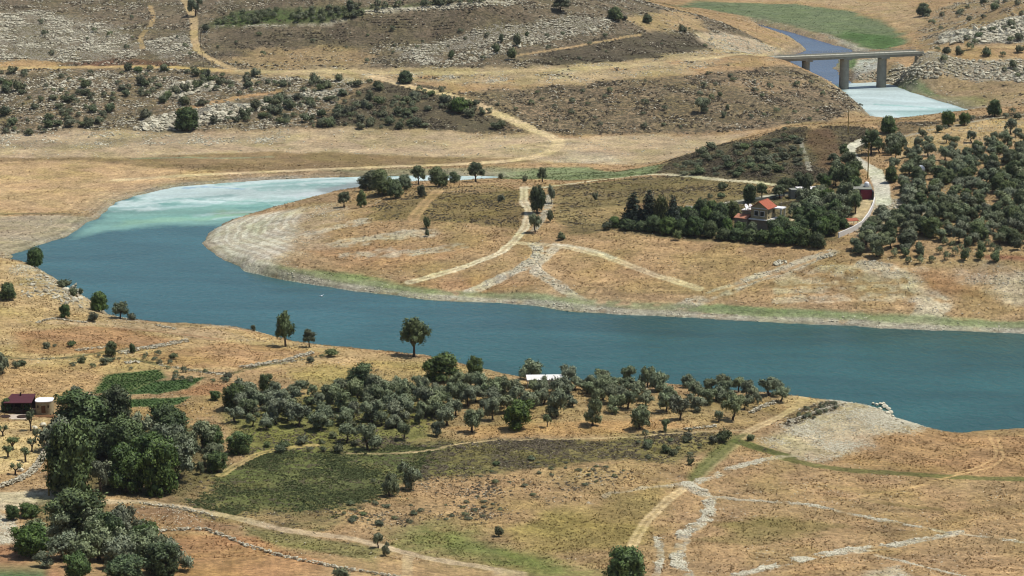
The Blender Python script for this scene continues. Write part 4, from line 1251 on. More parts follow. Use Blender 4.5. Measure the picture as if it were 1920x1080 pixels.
# ---------------------------------------------------------------- trees and bushes that stand apart: px of the foot, width and height in px
SINGLES = [
    # near shore and fields
    ('lone', 536, 650, 52, 64, "round-crowned shade tree on a bare stem at the straw bank's edge"),
    ('lone', 580, 651, 33, 36, "small grey-green tree beside the round-crowned shade tree on the straw bank"),
    ('lone', 776, 669, 68, 72, "broad open-crowned tree standing alone on the near bank against the lake"),
    ('broad', 828, 714, 70, 52, "dark leafy fig-like tree just below the lone open-crowned bank tree"),
    ('broad', 676, 736, 62, 56, "dark spreading leafy tree in the olive-brown straw above the grove"),
    ('broad', 890, 706, 38, 34, "small dark leafy tree on the bank, second along from the lone bank tree"),
    ('olive', 998, 712, 50, 42, "flat-topped olive tree over the white shed roof by the lake"),
    ('olive', 770, 918, 52, 52, "larger of two olive trees at the edge of the dark ground cover"),
    ('olive', 731, 930, 36, 50, "slimmer of two olive trees at the edge of the dark ground cover"),
    ('olive', 710, 1028, 24, 30, "taller of two tiny olive trees beside the lower dirt road"),
    ('olive', 724, 1043, 18, 28, "shorter of two tiny olive trees beside the lower dirt road"),
    ('dome', 1174, 1092, 88, 72, "dense round dark evergreen at the bottom edge of the picture"),
    ('shrub', 935, 1006, 20, 22, "small dark shrub alone in the straw below the scattered heath"),
    ('dshrub', 1358, 830, 32, 28, "bright round green bush beside the forking track"),
    ('shrub', 1295, 872, 14, 16, "small upright bush beside the green strip of the track"),
    ('dshrub', 1408, 826, 18, 13, "low bush at the foot of the stony slope by the track"),
    ('olive', 1443, 742, 52, 36, "wide olive tree at the grove's lake end beside the track loop"),
    ('dome', 65, 499, 36, 40, "dense dark tree standing on the rocky point above the lake"),
    ('dome', 14, 562, 36, 34, "dense dark bush-like tree on the slope left of the rocky point"),
    ('broad', 122, 597, 22, 27, "small bright green tree on the straw slope under the rocks"),
    ('dome', 186, 584, 40, 38, "dark rounded tree on the lakeside slope below the rocks"),
    ('lone', 226, 598, 34, 34, "open grey-green tree at the lower end of the lakeside slope"),
    ('oak', 209, 668, 28, 28, "small dark tree between two straw terraces"),
    ('broad', 249, 662, 14, 18, "tiny dark tree beside the small tree between straw terraces"),
    ('dshrub', 120, 517, 30, 16, "low dark bush at the top of the lakeside rocks"),
    ('dshrub', 152, 541, 10, 14, "small dark bush clinging to the rock edge above the lake"),
    ('dshrub', 138, 556, 18, 18, "round bush among the rocks above the lake"),
    ('shrub', 176, 603, 22, 18, "dull bush in front of the dark rounded lakeside tree"),
    ('shrub', 248, 596, 20, 14, "low bush at the water's edge below the lakeside slope"),
    ('olive', 5, 700, 30, 50, "dark tree at the left edge beside the straw terraces"),
    ('shrub', 475, 618, 12, 12, "tiny bush on the straw bank left of the shade tree"),
    ('dshrub', 622, 668, 30, 16, "low green bush at the end of the stone terrace wall"),
    ('olive', 140, 744, 26, 22, "small bush-like olive beside the stone heap above the walled yard"),
    # tip of the far bank
    ('lone', 645, 388, 26, 30, "leftmost small tree on the tip of the far bank"),
    ('oak', 677, 389, 24, 32, "second small tree on the tip of the far bank, below the clump"),
    ('oak', 694, 356, 46, 36, "tree at the left end of the clump on the far bank's tip"),
    ('oak', 718, 366, 49, 44, "tallest tree of the clump on the far bank's tip"),
    ('oak', 742, 372, 36, 34, "lowest tree of the clump on the far bank's tip"),
    ('oak', 757, 356, 31, 30, "slim tree at the right end of the clump on the far bank's tip"),
    ('lone', 785, 346, 36, 34, "rounded tree by the pale water, right of the clump on the tip"),
    ('oak', 824, 350, 44, 34, "wide low tree by the pale water near the far bank's ridge"),
    ('oak', 852, 343, 26, 22, "low flat tree between the wide tree and the open tree on the ridge"),
    ('lone', 892, 341, 38, 36, "open tree on the far bank's ridge against the pale water"),
    ('oak', 790, 369, 20, 22, "small tree below the ridge trees beside the faint track"),
    ('shrub', 939, 336, 12, 12, "tiny bush on the ridge right of the open tree"),
    ('lone', 1017, 341, 24, 25, "small round tree alone at the edge of the green flat"),
    ('shrub', 984, 342, 14, 14, "small bush left of the round tree at the green flat"),
    ('shrub', 940, 377, 16, 13, "low bush on the brown grass left of the white track"),
    ('broad', 1007, 400, 36, 52, "dark full tree beside the bend of the white track"),
    ('olive', 1004, 436, 26, 36, "grey-green tree below the dark full tree beside the white track"),
    ('olive', 1034, 382, 18, 32, "slim tree right of the dark full tree by the white track"),
    ('shrub', 1032, 416, 14, 24, "thin bush on the stone line right of the white track"),
    ('dshrub', 801, 428, 16, 22, "upper of two dark bushes alone on the dry peninsula slope"),
    ('dshrub', 801, 443, 10, 14, "lower of two dark bushes alone on the dry peninsula slope"),
    ('dshrub', 1053, 450, 18, 15, "bright green bush on the dry slope right of the white track"),
    ('shrub', 1116, 375, 12, 14, "tiny dark bush on the brown terrace left of the house plot"),
    # far hills
    ('dome', 351, 244, 50, 46, "big dark round tree at the foot of the grey cliffs"),
    ('lone', 1051, 22, 42, 28, "dark broad tree at the top of the far brown hill"),
    ('dome', 1154, 38, 34, 24, "dark dome-shaped tree on the far hilltop"),
    ('dome', 1214, 43, 20, 16, "small dark dome tree right of the bigger one on the hilltop"),
    ('shrub', 1172, 38, 14, 9, "low bush touching the dome-shaped tree on the far hilltop"),
    ('shrub', 1279, 60, 18, 14, "low bush by the far twin track on the hill edge"),
    ('olive', 1316, 212, 34, 32, "round grey-green tree alone on the far brown slope"),
    ('shrub', 1350, 182, 12, 11, "small bush above the round tree on the far brown slope"),
    ('shrub', 1364, 206, 9, 11, "tiny bush right of the round tree on the far brown slope"),
    ('shrub', 1357, 220, 12, 12, "small bush below the round tree on the far brown slope"),
    ('dome', 760, 156, 34, 24, "dark bush beside the start of the diagonal hill track"),
    ('dome', 862, 210, 34, 28, "dark round bush just below the diagonal hill track"),
    ('dshrub', 905, 215, 14, 12, "small dark bush left of the middle of the diagonal track"),
    ('dshrub', 846, 111, 14, 18, "dark bush at the lower edge of the upper grey rock band"),
    ('dshrub', 930, 100, 18, 20, "dark bush in the middle of the upper grey rock band"),
    ('dshrub', 959, 112, 20, 24, "taller dark bush below the middle of the upper grey rock band"),
    ('dshrub', 969, 86, 16, 24, "upright dark bush over the upper grey rock band"),
    ('dshrub', 940, 80, 12, 18, "dark bush left of the upright one over the grey rock band"),
    ('dshrub', 988, 70, 9, 12, "small reddish-dark bush over the grey rock band"),
    ('olive', 366, 30, 28, 34, "dark tall bush beside the top of the steep hill track"),
    ('shrub', 386, 60, 18, 16, "grey-green bush right of the steep hill track"),
    ('dome', 1666, 250, 36, 32, "dark round tree where the concrete road leaves the hill"),
    ('broad', 1865, 219, 30, 34, "dark tree on the ridge overlooking the milky pool"),
    ('broad', 1778, 237, 32, 28, "dark leafy tree by the stone line below the milky pool"),
    ('broad', 1808, 235, 24, 24, "leafy tree just right of the dark one by the stone line"),
    ('olive', 1895, 252, 28, 28, "olive tree on bare straw above the orchard's right end"),
    ('lone', 1633, 290, 44, 50, "tall dark tree where the concrete road bends"),
    ('olive', 1672, 286, 40, 40, "grey-green tree behind the bend of the concrete road"),
    ('lone', 1592, 318, 38, 34, "tree on the left side of the concrete road's lower bend"),
    ('dome', 1671, 341, 30, 28, "dark dense bush-like tree on the right of the pale road"),
    ('broad', 1730, 30, 30, 22, "dark tree high on the far right hillside"),
]
for k, u, v, w, h, lab in SINGLES:
    at(k, u, v, w, h, lab)

# walled yard on the left: cut-back trees
for u, v, w, h, lab in ((5, 818, 18, 20, "pruned tree at the yard's left edge, nearest the terrace"), (58, 808, 20, 36, "tallest pruned tree in the yard, below the terrace steps"),
                        (24, 844, 22, 24, "pruned tree with two forked limbs in the middle of the yard"), (15, 857, 22, 20, "low pruned tree left of the forked one in the yard"),
                        (60, 847, 18, 26, "pruned tree in the yard beside the curved wall's middle"), (67, 831, 16, 24, "pruned tree in the yard beside the curved wall's upper end"),
                        (48, 866, 24, 28, "pruned tree with a wide V of limbs in the lower yard"), (29, 890, 22, 24, "pruned tree in front of the white boulder in the yard")):
    at('pruned', u, v, w, h, lab)
at('dome', 12, 771, 24, 26, "small dark round tree in front of the veranda's left end")
at('dome', 48, 771, 24, 22, "small dark round tree in front of the veranda's middle")

# dark broadleaf mass left of the grove
MASS = [('broad', 160, 808, 120, 78, "large dark leafy tree behind the others, beside the stone hut"), ('broad', 130, 928, 112, 130, "tallest dark leafy tree, at the road fork beside the pole"),
        ('broad', 240, 922, 90, 90, "dark leafy tree left of centre in the shady roadside clump"), ('broad', 305, 924, 88, 96, "dark leafy tree right of centre in the shady roadside clump"),
        ('broad', 200, 855, 90, 60, "leafy tree in the middle of the shady roadside clump"), ('olive', 262, 826, 62, 48, "silvery olive tree behind the shady roadside clump, left one"),
        ('olive', 312, 836, 60, 50, "silvery olive tree behind the shady roadside clump, middle one"), ('olive', 380, 842, 58, 52, "silvery olive tree behind the shady roadside clump, right one"),
        ('olive', 350, 868, 64, 62, "silvery olive tree at the right shoulder of the shady clump"), ('olive', 395, 872, 50, 44, "olive tree in front of the right shoulder of the shady clump"),
        ('broad', 450, 850, 54, 42, "dark leafy tree where the grass track enters the olive grove"), ('broad', 408, 885, 46, 36, "bright dark-green round tree at the end of the shady clump"),
        ('olive', 190, 925, 44, 60, "greyish tree squeezed between the tall tree and the shady clump"), ('lone', 375, 890, 22, 26, "small grey tree beside the bright round one at the clump's end"),
        ('broad', 330, 800, 40, 34, "leafy tree at the back of the silvery olives"), ('broad', 400, 842, 46, 44, "leafy tree among the silvery olives"),
        # bottom-left clump
        ('broad', 150, 1000, 128, 84, "large dark leafy tree below the road fork"), ('broad', 25, 975, 34, 30, "round dark bush-like tree at the roadside in the lower left"),
        ('broad', 55, 968, 40, 26, "low leafy tree at the roadside right of the round dark one"),
        ('olive', 60, 1030, 74, 56, "olive tree at the left end of the lower clump"), ('olive', 115, 1050, 80, 62, "olive tree in the lower clump beneath the large dark tree"),
        ('olive', 185, 1050, 84, 66, "olive tree in the middle of the lower clump"), ('olive', 245, 1048, 76, 58, "olive tree right of the middle of the lower clump"),
        ('broad', 305, 1078, 84, 66, "dark leafy tree at the right end of the lower clump"), ('broad', 235, 1092, 90, 56, "dark leafy tree at the front of the lower clump"),
        ('broad', 145, 1090, 56, 52, "bright leafy tree at the front of the lower clump"), ('olive', 85, 1064, 50, 38, "olive tree at the lower clump's front left corner"),
        ('broad', 268, 1020, 60, 44, "leafy tree at the back of the lower clump"), ('shrub', 640, 1090, 40, 28, "bush cut by the bottom edge below the field wall")]
for k, u, v, w, h, lab in MASS:
    at(k, u, v, w, h, lab)

fill(['broad', 'broad', 'olive'], [(100, 830), (230, 790), (330, 810), (420, 865), (350, 918), (230, 922), (110, 926)], 10, 2.4, (6.0, 8.5), (.75, 1.0), "leafy tree filling the shady clump at the roadside", "trees filling the roadside clump")
fill(['olive', 'olive', 'broad'], [(30, 1000), (130, 985), (260, 1010), (330, 1070), (250, 1090), (100, 1075), (30, 1045)], 13, 2.0, (4.6, 6.6), (.75, .95), "leafy tree filling the clump below the road fork", "trees filling the lower clump")

# ---------------------------------------------------------------- olive grove on the near bank
GFRONT = [(690, 842, 46, 52), (650, 830, 44, 40), (757, 824, 30, 34), (818, 818, 28, 36), (742, 802, 38, 32), (786, 795, 22, 28), (838, 798, 42, 46), (886, 810, 46, 44),
          (925, 788, 36, 42), (1026, 800, 20, 26), (1044, 782, 50, 50), (1110, 798, 50, 56), (1200, 805, 52, 52), (1248, 810, 18, 26), (1152, 774, 38, 32),
          (1275, 788, 44, 46), (1307, 772, 36, 36), (1374, 787, 44, 46), (1347, 791, 20, 22), (1396, 768, 28, 26), (1422, 764, 14, 26), (1330, 738, 34, 32), (1358, 742, 30, 28),
          (1292, 728, 34, 30), (1214, 726, 36, 38), (1180, 716, 36, 32), (1130, 712, 32, 24), (1245, 712, 22, 20), (1066, 722, 36, 36), (1130, 750, 44, 42), (1250, 772, 42, 42),
          (900, 740, 46, 42), (860, 756, 50, 46), (800, 770, 50, 46), (720, 762, 50, 44), (640, 770, 52, 46), (560, 800, 54, 48), (600, 808, 48, 40), (500, 806, 34, 30), (540, 770, 46, 40)]
for u, v, w, h in GFRONT:
    at('olive', u, v, w, h, "grey-green olive tree of the grove on the near bank, with bare straw at its foot", "olive trees of the near grove")
at('broad', 972, 804, 60, 54, "dark green tree standing out at the front of the olive grove")
at('broad', 440, 768, 58, 46, "dark wide tree at the grove's left end beside the green plots")
at('broad', 498, 736, 32, 38, "dark upright tree beside the stone terrace wall")
at('olive', 1046, 737, 34, 30, "olive tree in front of the grove shed's right end")
at('olive', 1000, 738, 30, 26, "olive tree in front of the grove shed's left end")
at('broad', 1195, 738, 20, 22, "small bright green tree inside the olive grove")
at('broad', 404, 750, 24, 18, "low round bush-like tree right of the green plots")
fill(['olive'], [(430, 790), (450, 750), (560, 735), (660, 735), (820, 722), (960, 728), (1070, 722), (1240, 726), (1310, 740), (1290, 765), (1120, 770), (1000, 772), (860, 785), (690, 800), (600, 812), (500, 806)],
     88, 2.7, (2.7, 4.9), (.8, 1.05), "olive tree packed among others inside the near bank grove", "olive trees inside the near grove")
fill(['olive'], [(1290, 720), (1430, 740), (1470, 752), (1400, 772), (1310, 760)], 9, 3.4, (2.4, 3.8), (.85, 1.05), "olive tree at the thin lake end of the near grove", "olives at the grove's lake end")
fill(['shrub', 'dshrub'], [(470, 770), (640, 740), (760, 790), (700, 846), (600, 860), (500, 845)], 26, 2.0, (1.2, 2.6), (.5, .8), "low green bush growing under the left part of the grove", "bushes under the left grove")

# ---------------------------------------------------------------- orchard on the right
fill(['olive', 'oak'], [(1600, 468), (1650, 410), (1690, 400), (1690, 330), (1760, 300), (1850, 285), (1960, 270), (1960, 470), (1880, 460), (1750, 458), (1680, 480), (1610, 488)],  # all meant as olives, part of them built from the bushier oak kind
     200, 3.0, (3.0, 5.2), (.75, .95), "dark olive tree packed in the right-hand hillside orchard", "olive trees of the right orchard")
fill(['olive'], [(1690, 300), (1720, 270), (1830, 262), (1960, 248), (1960, 285), (1800, 300), (1700, 330)], 24, 4.6, (2.8, 4.2), (.85, 1.0), "small spaced olive tree along the upper edge of the right orchard", "olives along the orchard's top")
fill(['dshrub'], [(1660, 485), (1760, 455), (1960, 462), (1960, 496), (1800, 488), (1700, 500)], 26, 2.6, (1.5, 2.6), (1.0, 1.3), "young bushy tree in the orchard's bottom rows above the dry slope", "young trees of the orchard's bottom rows")

# ---------------------------------------------------------------- gardens round the house
for u, v, w, h, lab in ((1188, 424, 46, 72, "dark conifer at the left end of the house garden"), (1216, 424, 44, 68, "dark conifer second from the garden's left end"),
                        (1262, 430, 40, 66, "dark conifer right of the yellow-green tree in the garden")):
    at('conifer', u, v, w, h, lab)
at('lime', 1240, 426, 36, 60, "yellow-green tree between the dark conifers in the garden")
at('broad', 1386, 441, 26, 24, "green leafy tree in front of the house's tiled lean-to")
at('oak', 1408, 445, 28, 26, "dull green tree in front of the house's lower wall")
at('broad', 1452, 440, 30, 28, "green leafy tree below the house's right corner")
at('lime', 1548, 365, 16, 20, "small yellow-green tree near the long grey shed")
at('lime', 1372, 410, 40, 34, "bright green leafy tree left of the red-roofed house")
for i in range(16):
    u = 1152 + i * 25.4
    at('dome', u, 428 + 36 * (i / 15) ** .9 + random.uniform(-2, 2), random.uniform(30, 40), (20 if i < 3 else 24 if 8 <= i <= 11 else random.uniform(28, 38)), "dark rounded evergreen in the hedge row below the house garden", "hedge row below the house")
fill(['broad', 'dome'], [(1250, 415), (1330, 408), (1368, 412), (1372, 440), (1300, 440), (1260, 432)], 15, 2.2, (3.4, 5.0), (.9, 1.25), "dark garden tree crowded behind the hedge row", "trees behind the hedge row")
fill(['broad', 'dome'], [(1462, 425), (1530, 420), (1535, 452), (1470, 448)], 10, 2.2, (3.0, 4.4), (.8, 1.1), "dark garden tree below the terrace right of the house", "trees below the house terrace")
fill(['broad', 'olive'], [(1480, 400), (1500, 380), (1600, 362), (1610, 390), (1590, 405), (1560, 425), (1500, 430)], 26, 2.4, (3.2, 5.2), (.85, 1.1), "leafy garden tree right of the red-roofed house", "trees right of the house")
fill(['broad', 'lone'], [(1370, 384), (1400, 378), (1460, 362), (1480, 352), (1530, 345), (1600, 338), (1610, 352), (1550, 352), (1480, 370)], 13, 3.0, (3.4, 5.0), (.9, 1.2), "garden tree behind the grey perimeter wall and shed", "trees behind the grey wall")
fill(['broad', 'dome'], [(1535, 412), (1588, 410), (1580, 432), (1560, 446), (1535, 452)], 9, 1.8, (2.8, 4.0), (.8, 1.1), "leafy tree round the small tiled garden shelters", "trees round the garden shelters")
fill(['olive', 'lone'], [(1545, 320), (1580, 290), (1600, 300), (1620, 335), (1570, 345)], 8, 3.0, (3.0, 4.4), (.8, 1.0), "roadside tree left of the pale concrete road", "trees left of the concrete road")
fill(['olive', 'lone'], [(1620, 262), (1690, 262), (1720, 290), (1680, 320), (1660, 300)], 9, 3.2, (3.0, 4.6), (.85, 1.1), "tree on the outer side of the concrete road's bend", "trees outside the road bend")
at('dshrub', 1138, 431, 24, 18, "low dark bush at the far left of the hedge row")
at('dshrub', 1270, 450, 20, 20, "bright green bush below the hedge row")
for u, v, w, h, lab in ((1512, 372, 20, 44, "tall palm-like tree with a bare stem behind the house"), (1604, 400, 30, 40, "thin-stemmed leafy tree beside the driveway")):
    at('lone', u, v, w, h, lab)

# ---------------------------------------------------------------- shrubs of the hillsides
SH = ['shrub', 'shrub', 'dshrub']
fill(SH, [(0, 135), (240, 130), (250, 235), (0, 262)], 84, 2.2, (1.1, 4.6), (.5, .95), "dark shrub on the rocky slope left of the grey cliffs", "shrubs left of the cliffs")
fill(SH, [(240, 130), (470, 140), (560, 165), (450, 190), (330, 205), (250, 235)], 70, 2.2, (1.1, 4.4), (.5, .95), "dark shrub on the rocky slope above the grey cliffs", "shrubs above the cliffs")
fill(SH, [(390, 236), (470, 195), (600, 150), (700, 155), (610, 215), (590, 240)], 64, 2.2, (1.1, 4.6), (.5, .95), "dark shrub on the slope right of the grey cliffs", "shrubs right of the cliffs")
fill(SH, [(592, 241), (625, 205), (700, 160), (760, 152), (850, 175), (930, 218), (955, 244), (700, 243)], 90, 2.0, (1.4, 4.6), (.5, .9), "dull green shrub massed below the diagonal hill track", "shrubs below the diagonal track")
fill(SH, [(905, 190), (1020, 165), (1300, 143), (1460, 125), (1630, 205), (1500, 232), (1240, 249), (1080, 250)], 46, 6, (1.4, 3.2), (.5, .9), "scattered low shrub on the far brown slope", "shrubs on the far brown slope")
fill(SH, [(1245, 318), (1300, 288), (1400, 268), (1470, 242), (1500, 250), (1515, 310), (1420, 340), (1290, 332)], 84, 2.0, (1.6, 3.8), (.35, .7), "grey-green shrub covering the knoll above the house", "shrubs on the knoll")
fill(SH, [(1330, 350), (1420, 345), (1560, 340), (1540, 352), (1400, 372), (1320, 376)], 9, 3, (1.4, 3.0), (.6, .9), "shrub on the brown terrace behind the grey wall", "shrubs behind the grey wall")
fill(SH, [(1750, 75), (1840, 60), (1920, 40), (1920, 100), (1740, 130)], 22, 5, (2.6, 5.0), (.6, .9), "dark shrub on the cliff and banks right of the bridge", "shrubs right of the bridge")
fill(SH, [(1850, 130), (1930, 120), (1930, 150), (1870, 142)], 6, 4, (2.4, 4.4), (.6, .9), "dark shrub on the boulder slope below the road past the bridge", "shrubs on the boulder slope")
fill(SH, [(1710, 10), (1920, -10), (1920, 40), (1740, 60)], 16, 7, (2.4, 4.8), (.6, .9), "dark shrub on the far right hillside above the cliff", "shrubs above the right cliff")
fill(['dshrub', 'shrub'], [(400, 46), (450, 24), (600, 17), (900, -3), (925, 5), (720, 20), (640, 38), (500, 46)], 70, 2.4, (2.0, 4.0), (.6, .9), "green shrub in the far green strip along the hilltop", "shrubs of the hilltop strip")
fill(SH, [(0, 40), (250, 30), (360, 60), (360, 120), (260, 105), (0, 110)], 12, 6, (1.4, 3.0), (.6, .9), "small dark shrub on the pale rocky hill at the upper left", "shrubs of the upper left hill")
fill(SH, [(380, 70), (620, 55), (820, 60), (1300, 50), (1400, 100), (800, 125), (400, 125)], 30, 6, (1.2, 3.0), (.55, .9), "small shrub on the upper brown hill", "shrubs of the upper brown hill")
fill(SH, [(1660, 250), (1760, 232), (1900, 212), (1920, 225), (1780, 245), (1680, 270)], 9, 4, (1.4, 2.8), (.7, 1.0), "small shrub on bare straw below the milky pool", "shrubs below the milky pool")
fill(SH, [(0, 640), (240, 650), (420, 690), (620, 664), (620, 680), (420, 712), (210, 690), (0, 690)], 26, 2.0, (.9, 2.2), (.5, .8), "low dull bush along the stone banks between straw terraces", "bushes between the straw terraces")
fill(SH, [(290, 690), (420, 700), (440, 720), (400, 722), (310, 712)], 10, 1.6, (1.0, 2.0), (.6, .8), "low bush along the top of the green plots", "bushes above the green plots")
fill(SH, [(1190, 815), (1280, 808), (1370, 814), (1350, 842), (1260, 868), (1205, 866)], 16, 1.6, (.9, 2.0), (.5, .8), "low dark bush in the scrub between the two tracks", "bushes between the tracks")
fill(SH, [(1480, 792), (1505, 770), (1560, 756), (1578, 762), (1525, 786)], 14, 1.2, (.8, 1.5), (.6, .8), "brownish bush along the stone line by the stony slope", "bushes by the stony slope")
fill(SH, [(700, 900), (760, 890), (1000, 860), (1100, 870), (1200, 880), (1100, 930), (950, 960), (900, 985), (640, 985), (640, 960)], 60, 1.8, (.7, 1.7), (.3, .5), "flat cushion of dark heath on the straw slope below the grove", "heath cushions on the straw slope")

LATER.sort(key=lambda q: -q[0])
SINGLE_SHRUBS = sum(1 for o in COL.objects if o.name.startswith('shrub'))
KEEP = 292 - SINGLE_SHRUBS
for q in LATER[:KEEP]:
    o = link("shrub", q[2])
    o.location = (q[3][0], q[3][1], q[3][2] - .05)
    o.rotation_euler = (0, 0, q[6]); o.scale = (q[4], q[4], q[5])
    tag(o, q[7], 'shrub', q[8])
for mat, kd in (('shrub', 'shrub'), ('oak', 'dshrub')):
    vs, fs, ts, ns, base = [], [], [], [], 0
    for q in LATER[KEEP:]:
        if q[1] != kd:
            continue
        me = q[2]
        v = np.empty(len(me.vertices) * 3, np.float32); me.vertices.foreach_get("co", v); v = v.reshape(-1, 3)
        nq = np.array([tuple(p.vertices) for p in me.polygons if len(p.vertices) == 4]) if me.name not in QC else QC[me.name]
        QC[me.name] = nq
        nv = int(nq.max()) + 1
        v = v[:nv]
        tn = np.empty(len(me.vertices), np.float32); me.attributes["tint"].data.foreach_get("value", tn)
        c, s_ = math.cos(q[6]), math.sin(q[6])
        vs.append(np.stack([(v[:, 0] * c - v[:, 1] * s_) * q[4] + q[3][0], (v[:, 0] * s_ + v[:, 1] * c) * q[4] + q[3][1], v[:, 2] * q[5] + q[3][2] - .05], 1))
        d = v - np.array([0, 0, .35]); d = d / (np.linalg.norm(d, axis=1, keepdims=True) + 1e-6) + np.array([0, 0, .3])
        ns.append(np.stack([d[:, 0] * c - d[:, 1] * s_, d[:, 0] * s_ + d[:, 1] * c, d[:, 2]], 1) / np.linalg.norm(d, axis=1, keepdims=True))
        fs.append(nq + base); ts.append(np.clip(tn[:nv] + random.uniform(-.2, .2), 0, 1)); base += nv
    if vs:
        me = mesh_np("low_bushes", np.concatenate(vs), np.concatenate(fs), (("tint", 'FLOAT', np.concatenate(ts)),), True)
        me.normals_split_custom_set_from_vertices(np.concatenate(ns).tolist())
        tag(link("low_bushes", me, M[mat]), "small low bushes dotted thickly over the slopes", "bushes", None, 'stuff')

# ---------------------------------------------------------------- bridge
bl = np.array(plane_pt(1452, 109.5, 14.0)); br = np.array(plane_pt(1732, 98, 14.0))
bv = br - bl
BL = float(np.linalg.norm(bv)); BA = math.atan2(bv[1], bv[0])
bridge = empty("road_bridge", (float(bl[0]), float(bl[1]), 0), BA)
tag(bridge, "concrete road bridge on three round piers over the river", "bridge")
DW = 6.6
MB().box((BL / 2, DW / 2, 13.75), (BL, DW, .55)).build("deck", 'pale_concrete', bridge)
for y, z in ((.55, 13.0), (DW - .55, 13.0), (DW / 2, 13.0)):
    MB().box((BL / 2, y, 12.985), (BL - .4, .5, .95)).build("girder", 'concrete', bridge)
for y in (.1, DW - .1):
    MB().box((BL / 2, y, 14.21), (BL, .24, .36)).build("kerb", 'pale_concrete', bridge)
    rail = MB()
    n = 30
    for k in range(n + 1):
        rail.box((.3 + (BL - .6) * k / n, y, 14.85), (.09, .09, .92))
    for z in (14.75, 15.28):
        rail.box((BL / 2, y + .07, z), (BL - .5, .05, .07))
    rail.build("railing", 'metal', bridge)
cs, sn = math.cos(BA), math.sin(BA)
for u, v, r in ((1510.5, 140, 1.6), (1583, 159, 1.85), (1653.5, 151, 1.85)):
    gx, gy = plane_pt(u, 120, 8.0)
    dx = ((gx - bl[0]) * cs + (gy - bl[1]) * sn)
    # along the deck, on its centre line
    a0 = (u - 960) / FPX
    t0 = dx
    for _ in range(20):
        wx, wy = bl[0] + cs * t0 - sn * DW / 2, bl[1] + sn * t0 + cs * DW / 2
        uu = 960 + FPX * wx / (wy * math.cos(PITCH) + (CAM_H - 8) * math.sin(PITCH))
        t0 += (u - uu) / 4.3
    b = MB().lathe([(r * 1.14, -3), (r * 1.08, 2), (r, 11.2), (r, 11.6), (r * 1.02, 11.65), (r * 1.02, 11.95)], 28, (t0, DW / 2))
    pier = b.build("pier", 'concrete', bridge, True)
    MB().box((t0, DW / 2, 12.2), (r * 2.0, DW - .6, .56)).build("pier_cap", 'concrete', pier)
for x in (-.6, BL + .6):
    MB().box((x, DW / 2, 11.0), (1.6, DW + .6, 5.2)).build("abutment", 'concrete', bridge)

# ---------------------------------------------------------------- red-roofed house
hx, hy, hz = P(1425, 430)
hx, hy, hz = P(1427, 432)
HA = -math.atan2(2.2, 3.6)
ox, oy = plane_pt(1423, 412, hz + 2.6)
GZ = ground(ox, oy)
GZ = min(GZ, hz)
house = empty("red_roofed_house", (float(ox), float(oy), GZ), HA)
tag(house, "two-storey stone house with orange gable roof among dark trees", "house")
LV = hz + 2.6 - GZ                     # level of the upper floor above the foot
HWD, HLN, HUP = 4.4, 4.7, 2.75
MB().box((0, HLN / 2 + .0, LV / 2 - .6), (HWD - .02, HLN - .02, LV + 1.2 - .02)).build("lower_wall", 'greywall', house)
MB().box((.35, HLN / 2 - .25, LV + .09), (HWD + 1.3, HLN + 1.1, .20)).build("floor_slab", 'plaster', house)
up = MB()
up.box((0, HLN / 2, LV + .19 + HUP / 2), (HWD, HLN, HUP))
e0, pk = LV + .19 + HUP, 1.45
up.add([(-HWD / 2, 0, e0), (HWD / 2, 0, e0), (0, 0, e0 + pk), (-HWD / 2, HLN, e0), (HWD / 2, HLN, e0), (0, HLN, e0 + pk)],
       [(0, 1, 2), (5, 4, 3), (0, 2, 5, 3), (1, 4, 5, 2)])
up.build("upper_wall", 'stonewall', house)
rf = MB()
for sgn in (-1, 1):
    w2 = HWD / 2 + .38
    zb = e0 - .38 * pk / (HWD / 2)
    a = [(0, -.35, e0 + pk + .05), (sgn * w2, -.35, zb + .05), (sgn * w2, HLN + .3, zb + .05), (0, HLN + .3, e0 + pk + .05)]
    b = [(x, y, z + .13) for x, y, z in a]
    f = [(0, 1, 2, 3), (7, 6, 5, 4), (0, 4, 5, 1), (1, 5, 6, 2), (2, 6, 7, 3), (3, 7, 4, 0)]
    rf.add(a + b, f if sgn < 0 else [q[::-1] for q in f])
roof = rf.build("roof", 'tile', house)
MB().tube([(0, -.36, e0 + pk + .19), (0, HLN + .31, e0 + pk + .19)], [.09, .09], 8).build("ridge_cap", 'tile', roof)
MB().box((0, -.03, e0 - .12), (HWD + .06, .10, .2)).build("gable_band", 'plaster', house)
for x in (-.75, .85):
    wn = MB().box((x, -.03, LV + 1.55), (1.0, .1, 1.15)).build("window", 'glass', house)
    fr = MB()
    for dx2 in (-.55, .55):
        fr.box((x + dx2, -.05, LV + 1.55), (.1, .14, 1.2))
    for dz in (-.63, .63):
        fr.box((x, -.05, LV + 1.55 + dz), (1.25, .16, .1))
    fr.build("frame", 'plaster', wn)
for y, dz, hh in ((.9, 1.75, .8), (.9, .5, .4), (3.4, 1.6, .9)):
    MB().box((HWD / 2 + .02, y, LV + .2 + dz), (.08, .45, hh)).build("window", 'glass', house)
